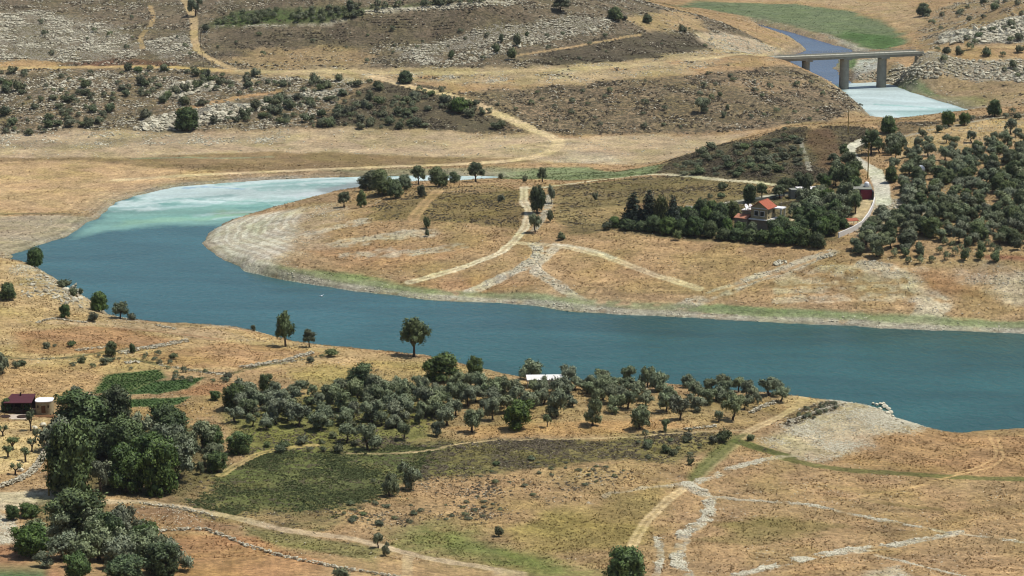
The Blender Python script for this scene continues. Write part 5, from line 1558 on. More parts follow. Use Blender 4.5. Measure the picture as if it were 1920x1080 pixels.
# flat-roofed wing and tiled lean-to on the left
MB().box((-HWD / 2 - 1.45, HLN / 2 + .5, LV / 2 + .55), (2.88, 3.4, LV + 2.3)).build("wing_wall", 'greywall', house)
wr = MB().box((-HWD / 2 - 1.5, HLN / 2 + .45, LV + 1.82), (3.2, 3.8, .22)).build("wing_roof", 'plaster', house)
MB().box((-HWD / 2 - .75, HLN / 2 - 1.47, LV + 2.03), (1.4, .3, .2)).build("roof_edge", 'tile', wr)
ln = MB()
a = [(-HWD / 2 - 4.1, -1.3, LV + .05), (-HWD / 2 - .5, -1.3, LV + .05), (-HWD / 2 - .5, HLN / 2 - 1.22, LV + .75), (-HWD / 2 - 4.1, HLN / 2 - 1.22, LV + .75)]
ln.add(a + [(x, y, z + .14) for x, y, z in a], [(3, 2, 1, 0), (4, 5, 6, 7), (0, 1, 5, 4), (1, 2, 6, 5), (2, 3, 7, 6), (3, 0, 4, 7)])
ln.build("lean_to_roof", 'tile_pale', house)
MB().box((-HWD / 2 - 2.2, -.1, LV / 2 - .62), (3.4, 2.0, LV + 1.1)).build("lean_to_wall", 'greywall', house)
# portico on the right
MB().box((HWD / 2 + 1.25, HLN - .2, LV + HUP - .1), (2.4, 2.6, .26)).build("portico_roof", 'white', house)
for y in (HLN - 1.3, HLN + .9):
    MB().tube([(HWD / 2 + 2.1, y, LV - 1.5), (HWD / 2 + 2.1, y, LV + HUP - .24)], [.26, .24], 12).build("column", 'pale_concrete', house)
MB().box((HWD / 2 + 3.2, HLN - .9, LV - .45), (6.0, 3.2, .9)).build("terrace", 'stonewall', house)
a0 = [(HWD / 2 + 6.0, HLN - 2.2, LV + .1), (HWD / 2 + 8.2, HLN - 2.2, LV - .6), (HWD / 2 + 8.2, HLN + .4, LV - .6), (HWD / 2 + 6.0, HLN + .4, LV + .1)]
q = MB(); q.add(a0 + [(x, y, z + .15) for x, y, z in a0], [(3, 2, 1, 0), (4, 5, 6, 7), (0, 1, 5, 4), (1, 2, 6, 5), (2, 3, 7, 6), (3, 0, 4, 7)])
q.build("terrace_roof", 'tile', house)


def on_house(x, y, z):
    return (ox + x * math.cos(HA) - y * math.sin(HA), oy + x * math.sin(HA) + y * math.cos(HA), GZ + z)


def lathe_thing(name, loc, prof, mat, label, cat, n=20, tilt=(0, 0, 0), smooth=True):
    o = MB().lathe(prof, n).build(name, mat, None, smooth)
    o.location = loc
    o.rotation_euler = tilt
    return tag(o, label, cat)


dish_prof = [(.05, 0), (.3, .05), (.55, .17), (.72, .34), (.70, .36), (.5, .2), (.25, .09), (.04, .05)]
for dx, dy, lab in ((-1.9, .9, "white satellite dish on the house's flat wing, left one"), (-1.0, 1.5, "white satellite dish on the house's flat wing, right one")):
    d = empty("satellite_dish", on_house(-HWD / 2 + dx, dy, LV + 1.93), .4)
    tag(d, lab, "satellite dish")
    MB().tube([(0, 0, 0), (0, 0, .7)], [.05, .05], 8).build("post", 'metal', d)
    bo = MB().lathe(dish_prof, 20).build("dish", 'white', d, True)
    bo.location = (0, -.05, .75); bo.rotation_euler = (math.radians(55), 0, .5)
mst = empty("antenna_mast", on_house(HWD / 2 + 1.4, HLN + .3, LV + HUP + .03))
tag(mst, "thin antenna mast rising above the house's white portico", "antenna")
MB().tube([(0, 0, 0), (0, 0, 2.7)], [.05, .04], 8).build("pole", 'metal', mst)
an = MB()
an.box((0, 0, 2.5), (.9, .05, .05))
for x in (-.4, -.15, .15, .4):
    an.box((x, 0, 2.5), (.035, .6, .035))
an.build("aerial", 'crimson', mst)

# ---------------------------------------------------------------- small buildings near the house
def place_px(name, u, v, label, cat, rz=0.0, sink=.0):
    p = P(u, v)
    o = empty(name, (p[0], p[1], p[2] - sink), rz)
    return tag(o, label, cat), pxm(p)


o, s = place_px("garden_house", 1298, 408, "small white flat-roofed building among trees left of the house", "building", -.3)
MB().box((0, 0, 1.0), (3.4, 3.0, 3.0)).build("wall", 'plaster', o)
MB().box((0, 0, 2.62), (4.0, 3.6, .2)).build("roof", 'greyroof', o)
wn = MB().box((.2, -1.51, 1.5), (1.1, .1, .8)).build("window", 'glass', o)
o, s = place_px("long_shed", 1513, 371, "long low grey shed with a white roof edge behind the house", "shed", .12)
MB().box((0, 1.5, .9), (8.4, 3.2, 2.6)).build("wall", 'greyroof', o)
MB().box((.9, 1.4, 2.33), (6.6, 3.9, .22)).build("roof", 'plaster', o)
MB().box((-2.6, -.12, .9), (1.1, .1, 1.6)).build("door", 'glass', o)
o, s = place_px("crimson_shed", 1624, 374, "crimson metal shed under a grey roof beside the pale road", "shed", -.05)
cb = MB().box((0, 1.6, .7), (2.9, 3.0, 3.6)).build("wall", 'crimson', o)
rb = MB()
for k in range(9):
    rb.box((-1.3 + k * .325, .06, 1.0), (.10, .08, 2.9))
rb.build("door", 'crimson', o)
MB().box((1.62, 1.2, .6), (.3, 5.2, 3.4)).build("side_panel", 'navy', o)
q = MB()
a0 = [(-3.4, .0, 2.56), (1.5, .0, 2.56), (1.5, 4.6, 3.2), (-3.0, 4.6, 3.2)]
q.add(a0 + [(x, y, z + .14) for x, y, z in a0], [(3, 2, 1, 0), (4, 5, 6, 7), (0, 1, 5, 4), (1, 2, 6, 5), (2, 3, 7, 6), (3, 0, 4, 7)])
q.build("roof", 'greyroof', o)
wl = P(1624, 374)
lathe_thing("water_tank", (wl[0] + .4, wl[1] + 2.2, wl[2] + 2.98), [(.55, 0), (.62, .1), (.62, .9), (.5, 1.15), (.2, 1.3), (.05, 1.32)], 'white', "silvery round tank on the crimson shed's roof", "water tank")
for u, v, w, rz, lab in ((1594, 424, 3.4, .3, "garden shelter with orange tile roof beside the white wall"), (1548, 424, 2.4, -.2, "smaller garden shelter with orange tile roof among the trees"),):
    o, s = place_px("garden_shelter", u, v, lab, "shelter", rz)
    q = MB()
    for sg in (-1, 1):
        a0 = [(-w / 2, 0, 1.9), (-w / 2, sg * 1.3, 1.45), (w / 2, sg * 1.3, 1.45), (w / 2, 0, 1.9)]
        f = [(0, 1, 2, 3), (7, 6, 5, 4), (0, 4, 5, 1), (1, 5, 6, 2), (2, 6, 7, 3), (3, 7, 4, 0)]
        q.add(a0 + [(x, y, z + .12) for x, y, z in a0], f if sg < 0 else [k[::-1] for k in f])
    q.build("roof", 'tile', o)
    for px in (-w / 2 + .2, w / 2 - .2):
        for py in (-1.2, 1.2):
            MB().box((px, py * .9, .45), (.14, .14, 2.2)).build("post", 'plaster', o)


def smooth_wall(name, pts, h, th, mat, label, cat="wall", cap=None, depth=.6):
    """plain wall that follows the ground along photo pixels"""
    w = [P(*p) for p in pts]
    vs, fs = [], []
    n = len(w)
    for i, p in enumerate(w):
        a, b = w[max(i - 1, 0)], w[min(i + 1, n - 1)]
        dx, dy = b[0] - a[0], b[1] - a[1]
        L = math.hypot(dx, dy) + 1e-6
        nx, ny = -dy / L * th / 2, dx / L * th / 2
        vs += [(p[0] - nx, p[1] - ny, p[2] - depth), (p[0] + nx, p[1] + ny, p[2] - depth), (p[0] + nx, p[1] + ny, p[2] + h), (p[0] - nx, p[1] - ny, p[2] + h)]
    for i in range(n - 1):
        for k in range(4):
            fs.append((i * 4 + k, i * 4 + (k + 1) % 4, (i + 1) * 4 + (k + 1) % 4, (i + 1) * 4 + k))
    fs += [(3, 2, 1, 0), tuple((n - 1) * 4 + k for k in range(4))]
    m = MB(); m.add(vs, fs)
    o = m.build(name, mat)
    return tag(o, label, cat)


smooth_wall("rendered_wall", [(1572, 446), (1584, 441), (1600, 434), (1616, 424), (1628, 408), (1636, 392), (1640, 378)], 1.3, .25, 'plaster', "white rendered wall climbing beside the driveway to the pale road", depth=.9)
smooth_wall("perimeter_wall", [(1312, 392), (1344, 388), (1374, 385), (1410, 379), (1455, 371)], .7, .25, 'greyroof', "grey boundary wall behind the red-roofed house")
smooth_wall("garden_wall", [(1462, 386), (1490, 381), (1530, 380)], .8, .25, 'stonewall', "low tan wall behind the house's white portico")
lathe_thing("water_tank", (lambda p: (p[0], p[1], p[2]))(P(1727, 330)), [(.35, -.2), (.35, 1.0), (.8, 1.1), (1.0, 1.6), (.95, 2.2), (.6, 2.75), (.1, 2.9)], 'white', "round white water tank rising from the orchard trees", "water tank")


def pole(u, v, top, r, label, mat='polewood', arm=True):
    p = P(u, v)
    s = pxm(p)
    h = (v - top) / s / math.cos(PITCH)
    o = empty("utility_pole", p)
    tag(o, label, "pole")
    MB().tube([(0, 0, -.5), (0, 0, h)], [r, r * .65], 8).build("post", mat, o)
    if arm:
        MB().box((0, 0, h - .3), (1.3, .1, .12), .5).build("crossarm", mat, o)
        ins = MB()
        for x in (-.55, 0, .55):
            ins.tube([(x * math.cos(.5), x * math.sin(.5), h - .24), (x * math.cos(.5), x * math.sin(.5), h - .05)], [.05, .04], 6)
        ins.build("insulator", 'white', o)


pole(1627, 335, 268, .17, "yellowish utility pole beside the concrete road above the crimson shed")
pole(1590, 250, 206, .14, "thin utility pole on the ridge in front of the milky pool", arm=False)
pole(92, 930, 858, .13, "yellowish utility pole against the dark trees at the road fork")
pole(377, 97, 62, .13, "thin utility pole beside the steep far hill track", 'bark', False)
pole(381, 124, 98, .12, "thin utility pole at the foot of the steep far hill track", 'bark', False)

# ---------------------------------------------------------------- stone hut with maroon veranda on the left
hp = P(82, 779)
hs = pxm(hp)
hut = empty("stone_hut", hp, .05)
tag(hut, "small rounded stone hut with white roof beside a maroon veranda", "hut")
HW, HD, HH = 3.0, 2.9, 2.35


def superellipse(a, b, n=40, e=5.0):
    out = []
    for k in range(n):
        w = 2 * math.pi * k / n
        c, s_ = math.cos(w), math.sin(w)
        out.append((a * math.copysign(abs(c) ** (2 / e), c), b * math.copysign(abs(s_) ** (2 / e), s_)))
    return out


MB().prism([(x, y + HD / 2) for x, y in superellipse(HW / 2, HD / 2, 40, 3.6)], -.8, HH).build("wall", 'stonewall', hut)
rp = MB()
rings = []
for k, z in ((1.03, HH + .002), (1.05, HH + .16), (.94, HH + .17), (.90, HH + .10)):
    rings.append([(x * k, y * k + HD / 2, z) for x, y in superellipse(HW / 2, HD / 2, 40, 3.6)])
vs = sum(rings, [])
fs = [tuple(range(40))[::-1]]
for i in range(3):
    for k in range(40):
        fs.append((i * 40 + k, i * 40 + (k + 1) % 40, (i + 1) * 40 + (k + 1) % 40, (i + 1) * 40 + k))
fs.append(tuple(120 + k for k in range(40)))
rp.add(vs, fs)
rp.build("roof", 'white', hut)
dr = MB().box((0, -.02, 1.15), (.72, .12, 1.35)).build("door", 'wood', hut)
MB().box((0, -.05, 1.88), (.95, .16, .12)).build("lintel", 'stonewall', dr)
for x in (-.95, .85):
    MB().box((x, -.0, 1.6), (.2, .14, .45)).build("wall_lamp", 'darkwood', hut)
tr = MB().box((.2, -.75, -.35), (3.3, 1.4, 1.05)).build("terrace_wall", 'wood', hut)
vp = P(36, 776)
ver = empty("veranda", vp, .02)
tag(ver, "open veranda under a maroon sheet roof beside the stone hut", "veranda")
q = MB()
a0 = [(-2.6, -.4, 2.0), (2.32, -.4, 2.0), (2.32, 3.6, 2.55), (-1.9, 3.6, 2.55)]
q.add(a0 + [(x, y, z + .12) for x, y, z in a0], [(3, 2, 1, 0), (4, 5, 6, 7), (0, 1, 5, 4), (1, 2, 6, 5), (2, 3, 7, 6), (3, 0, 4, 7)])
q.build("roof", 'maroon', ver)
MB().box((0, 3.4, 1.0), (4.4, .2, 2.6)).build("back_wall", 'darkwood', ver)
for x in (-2.3, -.8, .8, 2.2):
    MB().box((x, -.2, .9), (.14, .14, 2.15)).build("post", 'darkwood', ver)
MB().box((0, -.2, .42), (4.5, .07, .55)).build("railing", 'darkwood', ver)
MB().box((0, 1.5, .02), (4.7, 3.6, .16)).build("floor", 'darkwood', ver)
MB().tube([(-.2, 2.8, 2.45), (-.2, 2.8, 3.1)], [.16, .14], 8).build("chimney", 'darkwood', ver)
tp = P(28, 779)
ter2 = empty("paved_terrace", tp)
tag(ter2, "pale paved terrace in front of the maroon veranda", "terrace")
MB().box((-1.0, -1.2, .0), (7.4, 3.0, .24)).build("paving", 'paving', ter2)
MB().box((-1.0, -2.82, -.22), (7.5, .22, .62)).build("edge_wall", 'stonewall', ter2)
for x, w in ((-1.5, 1.0), (1.6, 1.0)):
    MB().lathe([(w, .125), (w, .2), (w * .9, .24), (.1, .25)], 20, (x, -1.2)).build("planting_bed", 'darkwood', ter2)

# white-roofed shed in the grove
o, s = place_px("grove_shed", 1022, 728, "low shed with flat white roof hidden in the olive grove", "shed", .05)
MB().box((0, 1.2, .8), (6.0, 2.6, 1.8)).build("wall", 'plaster', o)
MB().box((0, 1.2, 1.79), (7.0, 4.0, .16)).build("roof", 'plaster', o)
for x in (-3.4, 3.4):
    for y in (-.8,):
        MB().box((x, y, .75), (.1, .1, 1.9)).build("post", 'metal', o)

# ---------------------------------------------------------------- rough stone: walls, boulders, rubble
def rock_variants(n, r):
    out = []
    for _ in range(n):
        v = ICO_V * r.uniform(.72, 1.22, (12, 1)) * np.array([1, r.uniform(.7, 1), r.uniform(.5, .8)])
        out.append(v)
    return np.array(out)


ROCKS = rock_variants(16, rng)
SHR = []
for _ in range(10):
    nl = 26
    d = unit(nl, rng); d[:, 2] = np.abs(d[:, 2])
    c = d * rng.uniform(.45, 1.0, (nl, 1)) * np.array([1, 1, .75])
    t1 = unit(nl, rng); nn = d + rng.normal(size=(nl, 3)) * .6
    nn /= np.linalg.norm(nn, axis=1, keepdims=True)
    t1 = np.cross(nn, t1); t1 /= np.linalg.norm(t1, axis=1, keepdims=True)
    b1 = np.cross(nn, t1)
    z_ = rng.uniform(.3, .5, (nl, 1))
    SHR.append(np.stack([c + t1 * z_, c - t1 * .5 * z_ + b1 * .85 * z_, c - t1 * .5 * z_ - b1 * .85 * z_], 1).reshape(-1, 3))
SHR = np.array(SHR)
SHR_F = np.arange(26 * 3).reshape(-1, 3)


def scatter_mesh(name, pos, size, sq, variants, faces, mat, r, tint=None, smooth=False, tilt=.25):
    n = len(pos)
    k = r.integers(0, len(variants), n)
    a = r.uniform(0, 6.283, n)
    v = variants[k] * size[:, None, None]
    v = v * np.stack([np.ones(n), np.ones(n), sq], 1)[:, None, :]
    c, s = np.cos(a)[:, None], np.sin(a)[:, None]
    x, y, z = v[..., 0] * c - v[..., 1] * s, v[..., 0] * s + v[..., 1] * c, v[..., 2]
    z = z + x * (r.normal(size=n) * tilt)[:, None]
    V = np.stack([x, y, z], -1) + pos[:, None, :]
    m = variants.shape[1]
    F = (faces[None] + (np.arange(n) * m)[:, None, None]).reshape(-1, 3)
    tint = r.uniform(0, 1, n) if tint is None else tint
    return mesh_np(name, V.reshape(-1, 3), F, (("tint", 'FLOAT', np.repeat(tint, m)),), smooth)


def stone_wall(pts, h, th, label, size=.34, name="dry_stone_wall"):
    """a rough wall of heaped stones along photo pixels"""
    w = np.array([P(*p) for p in pts])
    pos, sz = [], []
    for i in range(len(w) - 1):
        L = np.linalg.norm(w[i + 1, :2] - w[i, :2])
        d = (w[i + 1, :2] - w[i, :2]) / (L + 1e-6)
        nrm = np.array([-d[1], d[0]])
        n = int(L / size * 1.7 * max(1, th / size * .8) * max(1, h / size * .8)) + 2
        t = rng.uniform(0, L, n)
        off = rng.uniform(-th / 2, th / 2, n)
        q = w[i, :2] + d * t[:, None] + nrm * off[:, None]
        g = np.array([ground(*p) for p in q])
        top = h * (1 - .45 * np.abs(off / (th / 2)) ** 2) * rng.uniform(.78, 1.05, n)
        z = g + rng.uniform(0, 1, n) ** .6 * (top - size * .4)
        pos.append(np.stack([q[:, 0], q[:, 1], z], 1))
        sz.append(rng.uniform(.55, 1.2, n) * size * .62)
    pos, sz = np.concatenate(pos), np.concatenate(sz)
    o = link(name, scatter_mesh(name, pos, sz, rng.uniform(.7, 1, len(pos)), ROCKS, ICO_F, 'rock', rng), M['rock'])
    return tag(o, label, "stone wall")


stone_wall([(104, 792), (100, 808), (94, 828), (86, 848), (74, 870), (55, 890), (34, 903), (0, 914), (-60, 922)], .9, 1.1, "curved dry stone wall round the yard of pruned trees")
stone_wall([(250, 999), (330, 994), (385, 993), (420, 1006), (470, 1026), (560, 1051), (640, 1067), (760, 1084)], .6, .6, "long low dry stone wall along the top of the reddish field")
stone_wall([(226, 664), (260, 656), (300, 650), (352, 640)], .8, 1.2, "grey stone bank between two straw terraces near the lake", .4)
stone_wall([(452, 690), (490, 684), (540, 676), (585, 662)], .7, 1.1, "grey stone bank curving round the lower straw terrace", .4)
stone_wall([(140, 658), (180, 653), (208, 652)], .6, .8, "short stone bank left of the small terrace tree", .35)
stone_wall([(234, 682), (262, 680)], .7, 1.4, "short stone heap at the corner of the upper terrace", .4)
stone_wall([(262, 944), (330, 952), (400, 968)], .5, .6, "low stone kerb wall below the dirt road", .3)
stone_wall([(1408, 775), (1430, 764), (1452, 756)], .8, .9, "stone retaining wall at the lake end of the grove", .38)
stone_wall([(1284, 806), (1310, 804), (1342, 799)], .5, .8, "low stone wall along the grove's lower edge", .35)
stone_wall([(1480, 792), (1515, 780), (1560, 764), (1566, 762)], .6, .9, "line of piled stones beside the bushy stony slope", .4)
stone_wall([(460, 776), (500, 768), (540, 772)], .5, .7, "low stone wall crossing the left part of the grove", .35)
stone_wall([(168, 744), (180, 756), (184, 764)], .8, 2.0, "pale stone heap beside the green plots", .5)
stone_wall([(66, 606), (100, 598), (130, 602), (165, 606)], .5, .8, "line of pale stones at the top of the straw terraces", .35)
stone_wall([(295, 610), (330, 618)], .5, 1.0, "short pale stone heap on the straw bank above the lake", .4)

for u, v, w, lab in ((81, 800, 1.6, "white round boulder below the stone hut"), (38, 884, 1.5, "white boulder behind the lowest pruned tree in the yard"), (66, 806, 1.1, "small pale boulder at the yard's top edge")):
    p = P(u, v)
    me = scatter_mesh("boulder", np.array([[0, 0, .35]]), np.array([w / 2]), np.array([1.0]), ROCKS, ICO_F, 'rock', rng, np.array([1.0]), False, .1)
    o = link("boulder", me, M['rock'])
    o.location = p
    tag(o, lab, "boulder")
# rock edge above the lake
for i, (u, v, w) in enumerate(((1660, 764, 1.5), (1667, 768, 1.2), (1652, 759, 1.1), (1671, 774, 1.2), (1644, 760, 1.0), (1674, 782, .9), (1657, 758, .9), (1637, 758, .8), (1664, 776, 1.3), (1650, 768, 1.0), (1682, 788, .9), (1692, 794, .8))):
    p = P(u, v)
    me = scatter_mesh("boulder", np.array([[0, 0, .2]]), np.array([w / 2]), np.array([1.0]), ROCKS, ICO_F, 'rock', rng, np.array([.9]), False, .1)
    o = link("boulder", me, M['rock'])
    o.location = p
    tag(o, "pale boulder of the rock edge above the lake at the stony slope", "boulder", "boulders of the rock edge")

def outcrop(poly, n, lo, hi, label, name="rock_outcrop", t0=.1, t1=.95):
    """bedrock breaking out of the slope: big angular blocks jammed together"""
    us, vs = [p[0] for p in poly], [p[1] for p in poly]
    pos = []
    while len(pos) < n:
        u, v = random.uniform(min(us), max(us)), random.uniform(min(vs), max(vs))
        if in_poly(u, v, poly):
            pos.append(P(u, v))
    pos = np.array(pos)
    sz = lo + (hi - lo) * rng.uniform(0, 1, n) ** 2
    pos[:, 2] += sz * .15
    o = link(name, scatter_mesh(name, pos, sz, rng.uniform(.8, 1.5, n), ROCKS, ICO_F, 'rock', rng, rng.uniform(t0, t1, n)), M['rock'])
    return tag(o, label, "rocks", None, 'stuff')


outcrop([(250, 244), (275, 222), (330, 212), (335, 240), (300, 247)], 90, .5, 1.5, "grey cliff outcrop left of the big round tree at the slope's foot")
outcrop([(368, 232), (372, 214), (420, 194), (470, 204), (440, 225)], 110, .5, 1.6, "grey cliff outcrop right of the big round tree at the slope's foot")
outcrop([(304, 180), (326, 158), (398, 148), (396, 164), (338, 184)], 120, .5, 1.4, "slab of grey bedrock in the middle of the shrubby far slope")
outcrop([(455, 205), (540, 182), (640, 170), (640, 178), (560, 196), (470, 214)], 120, .4, 1.2, "broken line of grey bedrock right of the cliffs")
outcrop([(60, 165), (150, 145), (220, 150), (120, 172)], 80, .4, 1.1, "scattered grey bedrock on the shrubby slope at the left")
outcrop([(820, 125), (850, 104), (960, 80), (960, 92), (880, 122)], 190, .35, 1.0, "lower end of the pale rock band on the brown hill")
outcrop([(960, 78), (1100, 58), (1150, 38), (1140, 56), (970, 92)], 180, .35, 1.0, "upper end of the pale rock band on the brown hill")
outcrop([(690, 20), (800, 14), (965, 2), (965, 12), (800, 20), (690, 26)], 150, .4, 1.0, "line of pale rocks along the green hilltop strip")
outcrop([(1755, 82), (1765, 66), (1830, 56), (1890, 36), (1920, 32), (1920, 74), (1830, 82)], 260, .6, 1.9, "grey cliff band above the road right of the bridge")
outcrop([(1662, 150), (1690, 124), (1780, 108), (1915, 122), (1915, 154), (1780, 142), (1700, 156)], 420, .35, 1.2, "slope of tumbled pale boulders below the road past the bridge", "boulder_slope")
outcrop([(1605, 150), (1612, 142), (1650, 132), (1648, 148)], 70, .3, .8, "tumbled rocks on the river bank between the right two piers", "boulder_slope")
outcrop([(35, 535), (60, 515), (82, 512), (110, 540), (80, 560), (40, 560)], 60, .25, .8, "grey rocks below the dark tree on the rocky point")
outcrop([(95, 552), (140, 535), (152, 548), (160, 570), (150, 580), (110, 570)], 60, .25, .85, "grey rocks among the bushes on the lakeside slope")
outcrop([(1300, 64), (1350, 64), (1460, 92), (1400, 98), (1330, 88)], 110, .3, .9, "pale broken rocks on the hill edge left of the bridge")
outcrop([(1548, 476), (1575, 470), (1560, 482), (1530, 488)], 40, .2, .6, "grey stone heap at the top of the diagonal rubble line")
outcrop([(1450, 492), (1475, 487), (1478, 494), (1452, 498)], 36, .2, .55, "pale stone heap on the dry slope below the hedge row")
outcrop([(1600, 440), (1640, 395), (1690, 382), (1700, 396), (1650, 420)], 130, .2, .7, "tumbled stones below the end of the concrete road")

# stones too many to count, scattered by how stony the ground is
area = (rr * np.gradient(AZ)[None, :].repeat(NR, 0).ravel() * np.gradient(R_)[:, None].repeat(NA, 1).ravel())
INF = (np.abs(np.arctan2(xf_, yf_)) < math.radians(15)) & (rr > 285) & (rr < 1300) & (D > .3)
clump = np.clip(.35 + 1.5 * fbm(xf_, yf_, 11, 3, 71), 0, 2) ** 1.6


def pick(wt, n):
    cw = np.cumsum(wt.astype(np.float64))
    k = np.searchsorted(cw, rng.uniform(0, cw[-1], n))
    k = np.clip(k, 0, NV - 1)
    q = np.stack([xf_[k], yf_[k], Z[k]], 1)
    return k, q


def rubble(name, sel, n, lo, hi, label, pw=1.6, t0=0.3):
    wt = np.where(sel & INF, area * np.clip(STONE - .05, 0, 1) ** pw * clump, 0)
    k, q = pick(wt, n)
    sz = (lo + (hi - lo) * rng.uniform(0, 1, n) ** 3) * (.6 + .6 * STONE[k])
    j = rng.uniform(-.5, .5, (n, 2)) * np.minimum(1.5, np.sqrt(area[k]))[:, None]
    q[:, :2] += j
    q[:, 2] += sz * .12
    o = link(name, scatter_mesh(name, q, sz, rng.uniform(.6, 1.1, n), ROCKS, ICO_F, 'rock', rng, rng.uniform(t0, 1, n)), M['rock'])
    tag(o, label, "rubble", None, 'stuff')


rubble("hillside_rubble", rr > 690, 80000, .15, .68, "grey limestone rubble over the far hillsides")
rubble("far_bank_rubble", (rr > 455) & (rr <= 690), 18000, .10, .36, "pale stones over the far bank")
rubble("near_rubble", rr <= 455, 36000, .06, .24, "pale stones over the near fields", 1.6, .6)


def heath(name, sel, n, lo, hi, mat, label, pw=1.4, flat=(.55, .9)):
    wt = np.where(sel & INF, area * np.clip(SCRUB - .135, 0, 1) ** pw * clump, 0)
    k, q = pick(wt, n)
    sz = lo + (hi - lo) * rng.uniform(0, 1, n) ** 2
    q[:, :2] += rng.uniform(-.5, .5, (n, 2)) * np.minimum(1.5, np.sqrt(area[k]))[:, None]
    o = link(name, scatter_mesh(name, q, sz, rng.uniform(*flat, n), SHR, SHR_F, mat, rng), M[mat])
    tag(o, label, "undergrowth", None, 'stuff')


VINE = np.zeros(NV, bool)
vw_ = np.array([P(*p)[:2] for p in [(288, 936), (420, 882), (480, 856), (640, 842), (790, 832), (830, 872), (790, 932), (690, 946), (600, 976), (480, 972), (380, 956)]])
_d, _i = seg_dist(xf_ + 9 * wxy[0] + 3 * wfi[0], yf_ + 9 * wxy[1] + 3 * wfi[1], vw_)
VINE = _i & (_d > 1)
heath("far_heath", rr > 690, 22000, .22, .8, 'heath', "brown dry heath over the far hillsides")
heath("far_bank_heath", (rr > 455) & (rr <= 690), 9000, .18, .5, 'heath', "brown dry heath over the far bank")
heath("near_heath", (rr <= 455) & ~VINE, 8000, .10, .38, 'heath', "dull low scrub over the near slopes", 1.2, (.4, .7))
heath("ground_cover", VINE, 8000, .12, .32, 'vine', "dark green ground cover on the slope below the grove", .8, (.5, .8))

# tiny white bird on the water
bx = plane_pt(603, 556, 0)
bird = MB()
bird.lathe([(.02, -.05), (.12, 0), (.17, .09), (.13, .19), (.03, .24)], 12)
bird.tube([(.14, 0, .16), (.24, 0, .34), (.34, 0, .36)], [.05, .045, .015], 8)
bird.add([(-.15, -.06, .12), (-.15, .06, .12), (-.42, 0, .2)], [(0, 1, 2), (2, 1, 0)])
ob = bird.build("waterbird", 'white', None, True)
ob.location = (float(bx[0]), float(bx[1]), 0)
ob.scale = (1.5, 1.5, 1.5)
tag(ob, "small white bird afloat alone on the open lake", "bird")


# ---------------------------------------------------------------- grass tufts, in the colour of the sward they stand in
tf = []
for _ in range(12):
    nb = 7
    a = rng.uniform(0, 6.283, nb); ro = rng.uniform(0, .5, nb)
    bx_, by_ = ro * np.cos(a), ro * np.sin(a)
    w_ = rng.uniform(.10, .2, nb); hh = rng.uniform(.5, 1.0, nb); ph = rng.uniform(0, 6.283, nb)
    tip = np.stack([bx_ * 1.9 + rng.normal(size=nb) * .15, by_ * 1.9 + rng.normal(size=nb) * .15, hh], 1)
    l_ = np.stack([bx_ + w_ * np.cos(ph), by_ + w_ * np.sin(ph), np.full(nb, -.1)], 1)
    r_ = np.stack([bx_ - w_ * np.cos(ph), by_ - w_ * np.sin(ph), np.full(nb, -.1)], 1)
    tf.append(np.stack([l_, r_, tip], 1).reshape(-1, 3))
TUF = np.array(tf)
TUF_F = np.arange(21).reshape(-1, 3)
tm = NT("grass tuft")
tm.fin(tm.attr("albedo", "Color"), .8, .1)
M['tuft'] = tm.m
tclump = np.clip(.5 + 1.3 * fbm(xf_, yf_, 6, 3, 91), .05, 2)


def tufts(name, sel, n, lo, hi, label, dark=.86, light=1.18):
    wt = np.where(sel & INF, area * np.clip(1 - 1.6 * TRK, 0, 1) * np.clip(1 - 1.3 * STONE, 0, 1) * tclump * np.clip(D / 4, 0, 1), 0)
    k, q = pick(wt, n)
    sz = lo + (hi - lo) * rng.uniform(0, 1, n) ** 2
    q[:, :2] += rng.uniform(-.5, .5, (n, 2)) * np.minimum(1.2, np.sqrt(area[k]))[:, None]
    me = scatter_mesh(name, q, sz, rng.uniform(.6, 1.0, n), TUF, TUF_F, 'tuft', rng)
    at = me.attributes.new("albedo", 'FLOAT_COLOR', 'POINT')
    c = ALB[k] * rng.uniform(dark, light, (n, 1))
    at.data.foreach_set("color", np.repeat(np.concatenate([c, np.ones((n, 1))], 1), 21, 0).astype(np.float32).ravel())
    tag(link(name, me, M['tuft']), label, "grass", None, 'stuff')


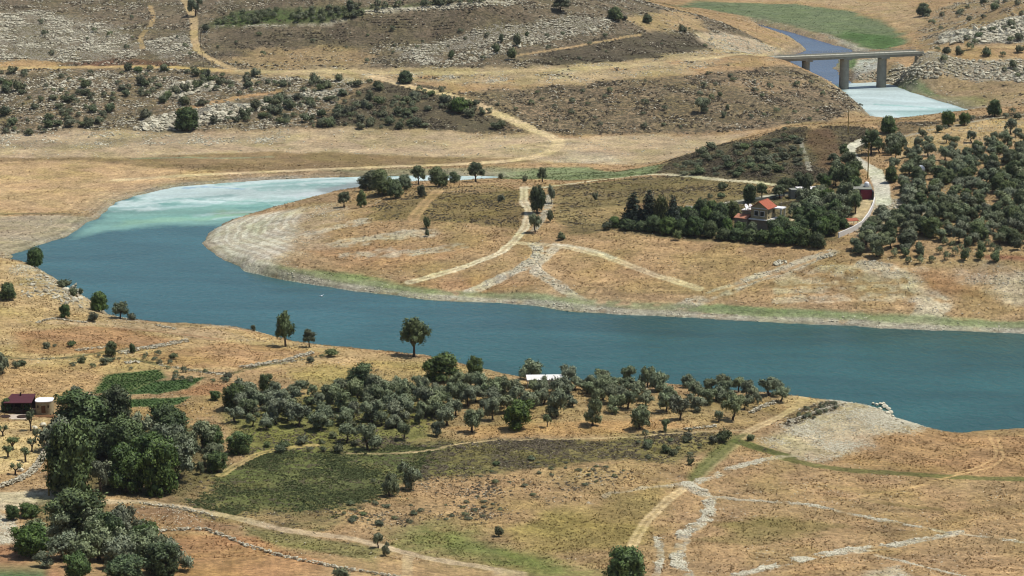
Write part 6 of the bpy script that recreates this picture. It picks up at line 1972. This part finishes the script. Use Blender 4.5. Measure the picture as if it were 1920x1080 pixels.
tufts("near_grass", rr <= 470, 70000, .12, .38, "dry grass tufts over the near fields")
tufts("far_bank_grass", (rr > 455) & (rr <= 680), 45000, .16, .5, "dry grass tufts over the far bank")
tufts("hill_grass", rr > 680, 45000, .2, .6, "dry grass tufts over the far hills")

# crop rows and tall grass
def rows(name, polys, gap, step, lo, hi, label, variants, faces, mat, ang, jit=.12):
    pos = []
    for poly in polys:
        w = np.array([P(*p)[:2] for p in poly])
        c, sn_ = math.cos(ang), math.sin(ang)
        ctr = w.mean(0); rad = np.abs(w - ctr).max() * 1.5
        for i in np.arange(-rad, rad, gap):
            for j in np.arange(-rad, rad, step):
                x, y = ctr[0] + i * c - j * sn_ + random.gauss(0, jit), ctr[1] + i * sn_ + j * c + random.gauss(0, jit)
                if in_poly(x, y, w) and random.random() < .88:
                    pos.append((x, y, ground(x, y)))
    pos = np.array(pos)
    n = len(pos)
    o = link(name, scatter_mesh(name, pos, rng.uniform(lo, hi, n), rng.uniform(.7, 1.1, n), variants, faces, mat, rng), M[mat])
    tag(o, label, "crops", None, 'stuff')


M['crop'] = mat_tint("crop leaves", (.030, .062, .018), (.085, .150, .045))
rows("vegetable_crop", [[(178, 736), (202, 704), (298, 696), (308, 708), (243, 733)], [(232, 738), (290, 718), (380, 709), (348, 729), (300, 737)], [(226, 764), (240, 751), (358, 745), (338, 756)]],
     .75, .42, .16, .30, "rows of green crops in the small plots by the stone banks", SHR, SHR_F, 'crop', .5)

# ---------------------------------------------------------------- faint summer haze
hz_ = MB()
hz_.box((0, 3000, 95), (9000, 9000, 330))
HM = bpy.data.materials.new("haze")
HM.use_nodes = True
nt = HM.node_tree
nt.nodes.clear()
out = nt.nodes.new("ShaderNodeOutputMaterial")
pv = nt.nodes.new("ShaderNodeVolumePrincipled")
pv.inputs["Color"].default_value = (.90, .93, 1.0, 1)
pv.inputs["Density"].default_value = .00003
nt.links.new(pv.outputs[0], out.inputs["Volume"])
M['haze'] = HM
hzo = hz_.build("haze", 'haze')
tag(hzo, "faint pale summer haze over the whole valley", "haze", None, 'stuff')
